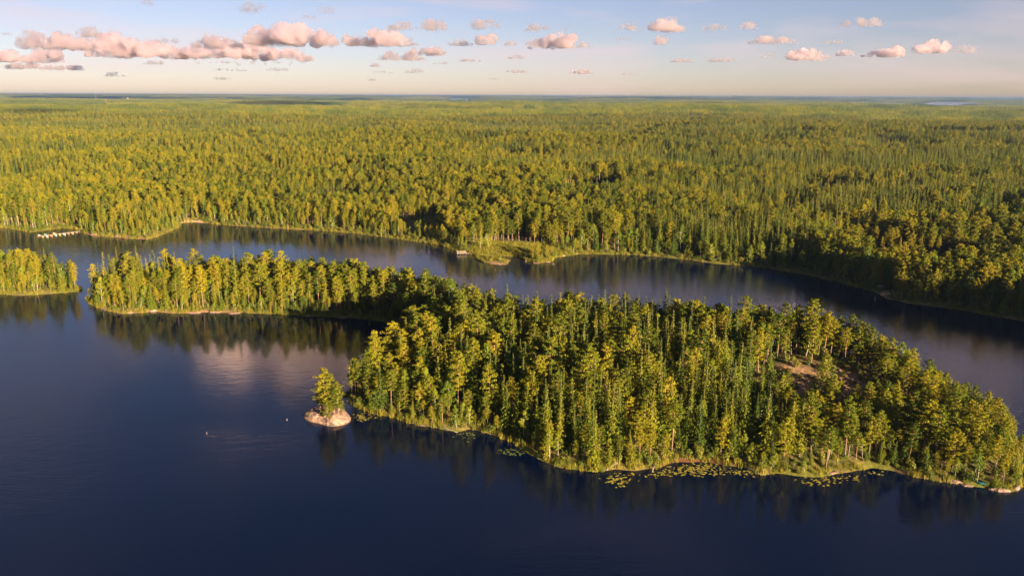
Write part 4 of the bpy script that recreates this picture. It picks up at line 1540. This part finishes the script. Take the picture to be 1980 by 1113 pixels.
mast(187, 201, 62, 'tall red and white radio mast far out on the forest skyline')
mast(206, 204, 28, 'shorter lattice mast beside the tall radio mast')

# ------------------------------------------------------------------ undergrowth and shore plants
P, W, S, Q = [], [], [], []


def shrubs(x0, x1, y0, y1, step, seed, sdf, band, kinds, smin, smax, keep=1.0, noise_cut=0.0):
    g = np.random.default_rng(seed)
    x, y = jitter_grid(x0, x1, y0, y1, step, g)
    k = in_view(x, y, 0.06)
    x, y = x[k], y[k]
    sd = sdf(x, y)
    k = (sd > band[0]) & (sd < band[1]) & (g.uniform(size=len(x)) < keep)
    if noise_cut:
        k &= fbm(x / 7, y / 7, seed, 2) > noise_cut
    x, y = x[k], y[k]
    if 'tuft' not in kinds:
        cx, cy_ = gp(990, 491)
        k = np.hypot((x - cx) / 24, (y - cy_) / 17) > 1
        x, y = x[k], y[k]
    z, e = height(x, y, extra=True)
    k = e > -0.2
    x, y, z = x[k], y[k], z[k]
    w = g.choice(np.concatenate([MIDX[q] for q in kinds]), len(x))
    push(x, y, z, w, g.uniform(smin, smax, len(x)), g.uniform(0, 6.283, len(x)), 0.08, g)
    print('shrubs', len(x))


shrubs(-330, 135, 140, 380, 1.5, 1, isl_sd, (0.5, 4.5), ['bush'], 0.5, 1.15, 0.75, 0.36)
shrubs(-330, 135, 140, 380, 2.6, 2, isl_sd, (4.0, 60), ['bush'], 0.5, 1.2, 0.7)
shrubs(-330, 135, 140, 380, 0.9, 3, isl_sd, (-0.3, 2.2), ['tuft'], 0.7, 1.3, 0.8, 0.33)
shrubs(-330, 260, 230, 620, 2.3, 4, main_sd, (0.6, 9), ['bush'], 0.6, 1.7, 0.8)
shrubs(-330, 260, 230, 520, 1.4, 5, main_sd, (-0.2, 2.6), ['tuft'], 0.8, 1.6, 0.7, 0.36)
shrubs(-45, 45, 385, 445, 0.75, 6, land_sd, (-0.2, 24), ['tuft'], 0.8, 1.5, 0.85)
shrubs(-330, 135, 140, 380, 2.1, 7, isl_sd, (0.8, 9.0), ['spruce_tree', 'birch_tree', 'pine_tree'], 0.16, 0.50, 0.8)
shrubs(-330, 260, 230, 620, 3.2, 8, main_sd, (1.5, 12), ['spruce_tree', 'birch_tree', 'birch_tree', 'pine_tree'], 0.2, 0.55, 0.75)
scatter('undergrowth', np.concatenate(P), np.concatenate(W), np.concatenate(S), np.concatenate(Q), 'low green bushes and shore grass under and in front of the trees', 'undergrowth')


# ------------------------------------------------------------------ clouds
def cloud_mat(name, dens, aniso=0.6, col=(0.88, 0.838, 0.89, 1)):
    m = bpy.data.materials.new(name)
    m.use_nodes = True
    n, l = m.node_tree.nodes, m.node_tree.links
    n.clear()
    out = n.new('ShaderNodeOutputMaterial')
    vs = n.new('ShaderNodeVolumePrincipled')
    vs.inputs['Color'].default_value = col
    vs.inputs['Anisotropy'].default_value = aniso
    tc = n.new('ShaderNodeTexCoord')
    at = n.new('ShaderNodeAttribute'); at.attribute_type = 'OBJECT'; at.attribute_name = 'puff'
    dv = n.new('ShaderNodeVectorMath'); dv.operation = 'DIVIDE'
    cmb = n.new('ShaderNodeCombineXYZ')
    for q in range(3): l.new(at.outputs['Fac'], cmb.inputs[q])
    l.new(tc.outputs['Object'], dv.inputs[0]); l.new(cmb.outputs[0], dv.inputs[1])
    nz = n.new('ShaderNodeTexNoise'); nz.noise_dimensions = '4D'
    nz.inputs['Scale'].default_value = 2.1; nz.inputs['Detail'].default_value = 5; nz.inputs['Roughness'].default_value = 0.6
    l.new(dv.outputs[0], nz.inputs['Vector']); l.new(at.outputs['Fac'], nz.inputs['W'])
    mr = n.new('ShaderNodeMapRange'); mr.interpolation_type = 'SMOOTHSTEP'
    mr.inputs['From Min'].default_value = 0.40; mr.inputs['From Max'].default_value = 0.62
    mr.inputs['To Min'].default_value = 0.0; mr.inputs['To Max'].default_value = dens
    l.new(nz.outputs['Fac'], mr.inputs['Value'])
    l.new(mr.outputs[0], vs.inputs['Density'])
    l.new(vs.outputs[0], out.inputs['Volume'])
    return m


CM = [cloud_mat('cloud_thick', 0.013), cloud_mat('cloud_mid', 0.008), cloud_mat('cloud_thin', 0.0045), cloud_mat('cloud_towering', 0.06, 0.0, (1.0, 0.93, 0.94, 1))]
ctex = bpy.data.textures.new('cloud_billow', 'CLOUDS')
ctex.noise_depth = 4


def make_cloud(u, vt, vb, w, thick=0, label='', group=None, base=None, dist=None, lumps=None, seed=0):
    """a heap of lumps with a flat base, standing in the sky at its real distance"""
    g = np.random.default_rng(seed)
    d = ray(u, vb)
    el = math.atan2(d.z, math.hypot(d.x, d.y))
    D = dist or min(34000.0, 1150.0 / math.tan(max(el, 0.02)))
    hx, hy = d.x / math.hypot(d.x, d.y), d.y / math.hypot(d.x, d.y)
    bx, by, bz = hx * D, hy * D, CAM_H + D * math.tan(el)
    slant = D / math.cos(el)
    Wm, Hm = w / FPX * slant, max(3.0, vb - vt) / FPX * slant
    return cloud_body((bx, by, bz), math.atan2(hy, hx) - math.pi / 2, Wm, Hm, thick, label, group, g)


def cloud_body(loc, rz, Wm, Hm, thick, label, group, g):
    nl = int(np.clip(Wm / Hm * 5, 6, 26))
    bm = bmesh.new()
    for k in range(nl):
        t = g.uniform(-1, 1)
        env = (1 - abs(t) ** 2.2) ** 0.6
        rv = Hm * 0.5 * (0.35 + 0.65 * env) * g.uniform(0.55, 1.0)
        rx = rv * g.uniform(1.0, 1.7)
        cz = rv * 0.62 + (Hm - 1.55 * rv) * max(0, g.uniform(-0.5, 1.0)) * env
        cx = t * (Wm / 2 - rx * 0.6)
        cyy = g.normal(0, 0.16) * Wm
        mt = Matrix.Translation((cx, cyy, cz)) @ Matrix.Diagonal((rx, rx * 1.1, rv, 1))
        bmesh.ops.create_icosphere(bm, subdivisions=2, radius=1.0, matrix=mt)
    for v in bm.verts:                                   # the flat base
        if v.co.z < 0.06 * Hm:
            v.co.z = 0.06 * Hm + (v.co.z - 0.06 * Hm) * 0.2
    me = bpy.data.meshes.new('cloud')
    bm.to_mesh(me); bm.free()
    me.materials.append(CM[thick])
    o = bpy.data.objects.new('cloud', me)
    o.location = loc
    o.rotation_euler = (0, 0, rz)
    link(o)
    tag(o, label, 'cloud', group)
    o['puff'] = float(Hm)
    md = o.modifiers.new('skin', 'REMESH'); md.mode = 'VOXEL'; md.voxel_size = max(Hm / 26, Wm / 160); md.use_smooth_shade = True
    for sz, st in ((0.50, 0.34), (0.16, 0.16)):
        tx = bpy.data.textures.new('cloud_billow', 'CLOUDS'); tx.noise_scale = Hm * sz; tx.noise_depth = 3
        md = o.modifiers.new('billow', 'DISPLACE'); md.texture = tx; md.texture_coords = 'GLOBAL'; md.strength = Hm * st; md.mid_level = 0.55
    return o


CLOUDS = [
    (183, 52, 73, 55, 1), (80, 65, 98, 70, 1), (135, 66, 98, 85, 0), (225, 65, 112, 88, 0), (293, 72, 112, 50, 0), (62, 96, 122, 112, 0), (12, 98, 121, 44, 0),
    (40, 122, 134, 110, 1), (120, 124, 137, 70, 1), (345, 88, 115, 36, 0), (462, 82, 117, 275, 0), (565, 43, 90, 175, 0), (725, 58, 92, 155, 0), (425, 68, 95, 95, 1),
    (14, 62, 70, 20, 2), (115, 60, 70, 30, 2), (325, 72, 85, 46, 2), (300, 117, 126, 40, 2), (470, 118, 125, 270, 1),
    (487, 4, 26, 58, 2), (288, -6, 12, 25, 2), (630, 8, 28, 40, 2), (600, 27, 38, 34, 2),
    (840, 33, 61, 52, 1), (780, 42, 60, 62, 1), (775, 96, 118, 92, 1), (828, 89, 108, 78, 0), (938, 36, 57, 60, 1), (945, 62, 88, 55, 0), (890, 75, 90, 54, 1),
    (988, 79, 89, 32, 0), (1040, 45, 61, 56, 1), (1093, 50, 60, 12, 2), (1080, 65, 95, 122, 0), (908, 111, 120, 44, 1), (999, 106, 115, 36, 1), (998, 134, 142, 44, 1), (1125, 133, 144, 46, 0),
    (1220, 42, 60, 46, 1), (1287, 31, 63, 74, 0), (1205, 71, 80, 36, 2), (1277, 68, 88, 30, 1), (1318, 112, 121, 44, 1), (1392, 111, 120, 62, 1),
    (1380, 46, 60, 46, 1), (1447, 43, 58, 36, 1), (1665, 29, 54, 72, 1), (1490, 69, 86, 98, 1), (1612, 77, 86, 44, 1), (1557, 92, 117, 78, 0), (1630, 95, 109, 36, 0),
    (1710, 91, 111, 78, 0), (1803, 80, 105, 62, 0), (1868, 84, 104, 44, 2), (1485, 103, 112, 30, 2),
    (222, 140, 149, 38, 2), (445, 132, 138, 70, 2), (535, 130, 138, 46, 2), (725, 122, 130, 27, 1), (738, 136, 142, 44, 2), (800, 132, 142, 40, 2), (1215, 140, 146, 40, 2), (855, 118, 125, 34, 2), (430, 149, 155, 34, 2), (720, 151, 157, 24, 2), (955, 150, 155, 22, 2),
]
OVERHEAD = [(580, -385, -215, 450, 3), (1990, -480, -330, 230, 0), (650, -190, -120, 200, 1), (1280, -260, -200, 150, 1)]
rows = {}
for i, (u, vt, vb, w, th) in enumerate(CLOUDS + OVERHEAD):
    row = 'overhead' if vb < 0 else 'the topmost row' if vb < 66 else 'the middle row' if vb < 106 else 'the lower row' if vb < 126 else 'the lowest row'
    rows.setdefault(row, []).append((u, vt, vb, w, th, i))
for row, lst in rows.items():
    lst.sort()
    for k, (u, vt, vb, w, th, i) in enumerate(lst):
        shade = ['cream and pink sunlit', 'pinkish grey', 'thin lilac-grey', 'bright pink'][th]
        form = 'long' if w > 5 * (vb - vt) else 'large heaped' if w > 100 else 'small puffy' if w < 50 else 'heaped'
        where = 'overhead' if row == 'overhead' else 'in %s' % row
        make_cloud(u, vt, vb, w, th, '%s %s cloud, %s from left %s' % (form, shade, ORD[k] if k < 20 else 'last-row', where), 'evening clouds', seed=3000 + i)

# clouds added out of view, placed so their shadows darken the far woods
SHADOW_CLOUDS = [(95, 239, 380, 150), (1520, 212, 900, 200), (900, 216, 500, 140), (560, 212, 700, 160), (1850, 214, 600, 150), (1000, 198, 2800, 330), (420, 196.5, 2800, 330), (1550, 198, 2800, 330), (130, 197, 2600, 300), (740, 197, 2600, 300), (1270, 197, 2600, 300), (1860, 198, 2600, 300)]
for k, (u, v, W_, H_) in enumerate(SHADOW_CLOUDS):
    x, y = gp(u, v)
    q = (1150.0 - 15.0) / -ldir.z
    loc = (x - ldir.x * q, y - ldir.y * q, 1150.0)
    cloud_body(loc, rnd.uniform(-.3, .3), W_, H_, 0, '%s unseen evening cloud added to shade the far woods' % ORD[k], 'unseen clouds shading the far woods', np.random.default_rng(7000 + k))

# ------------------------------------------------------------------ the air between here and the far woods
TOP_Z = max(float(GZ.max()) + 24.0, CAM_H + 12.0)       # just above the camera, the treetops and the mast
LOW_Z = float(GZ.min()) - 1.0
print('haze', LOW_Z, TOP_Z)
hz = MB()
hz.box((0, 22000, (TOP_Z + LOW_Z) / 2), (90000, 50000, TOP_Z - LOW_Z))
haze = hz.build('haze', [])
m = bpy.data.materials.new('evening_haze')
m.use_nodes = True
m.node_tree.nodes.clear()
ho = m.node_tree.nodes.new('ShaderNodeOutputMaterial')
hv = m.node_tree.nodes.new('ShaderNodeVolumePrincipled')
hv.inputs['Color'].default_value = (0.36, 0.56, 0.92, 1)
hv.inputs['Density'].default_value = 0.000062
hv.inputs['Anisotropy'].default_value = 0.65
m.node_tree.links.new(hv.outputs[0], ho.inputs['Volume'])
haze.data.materials.append(m)
tag(haze, 'thin bluish evening haze over the far woods', 'haze', kind='stuff')
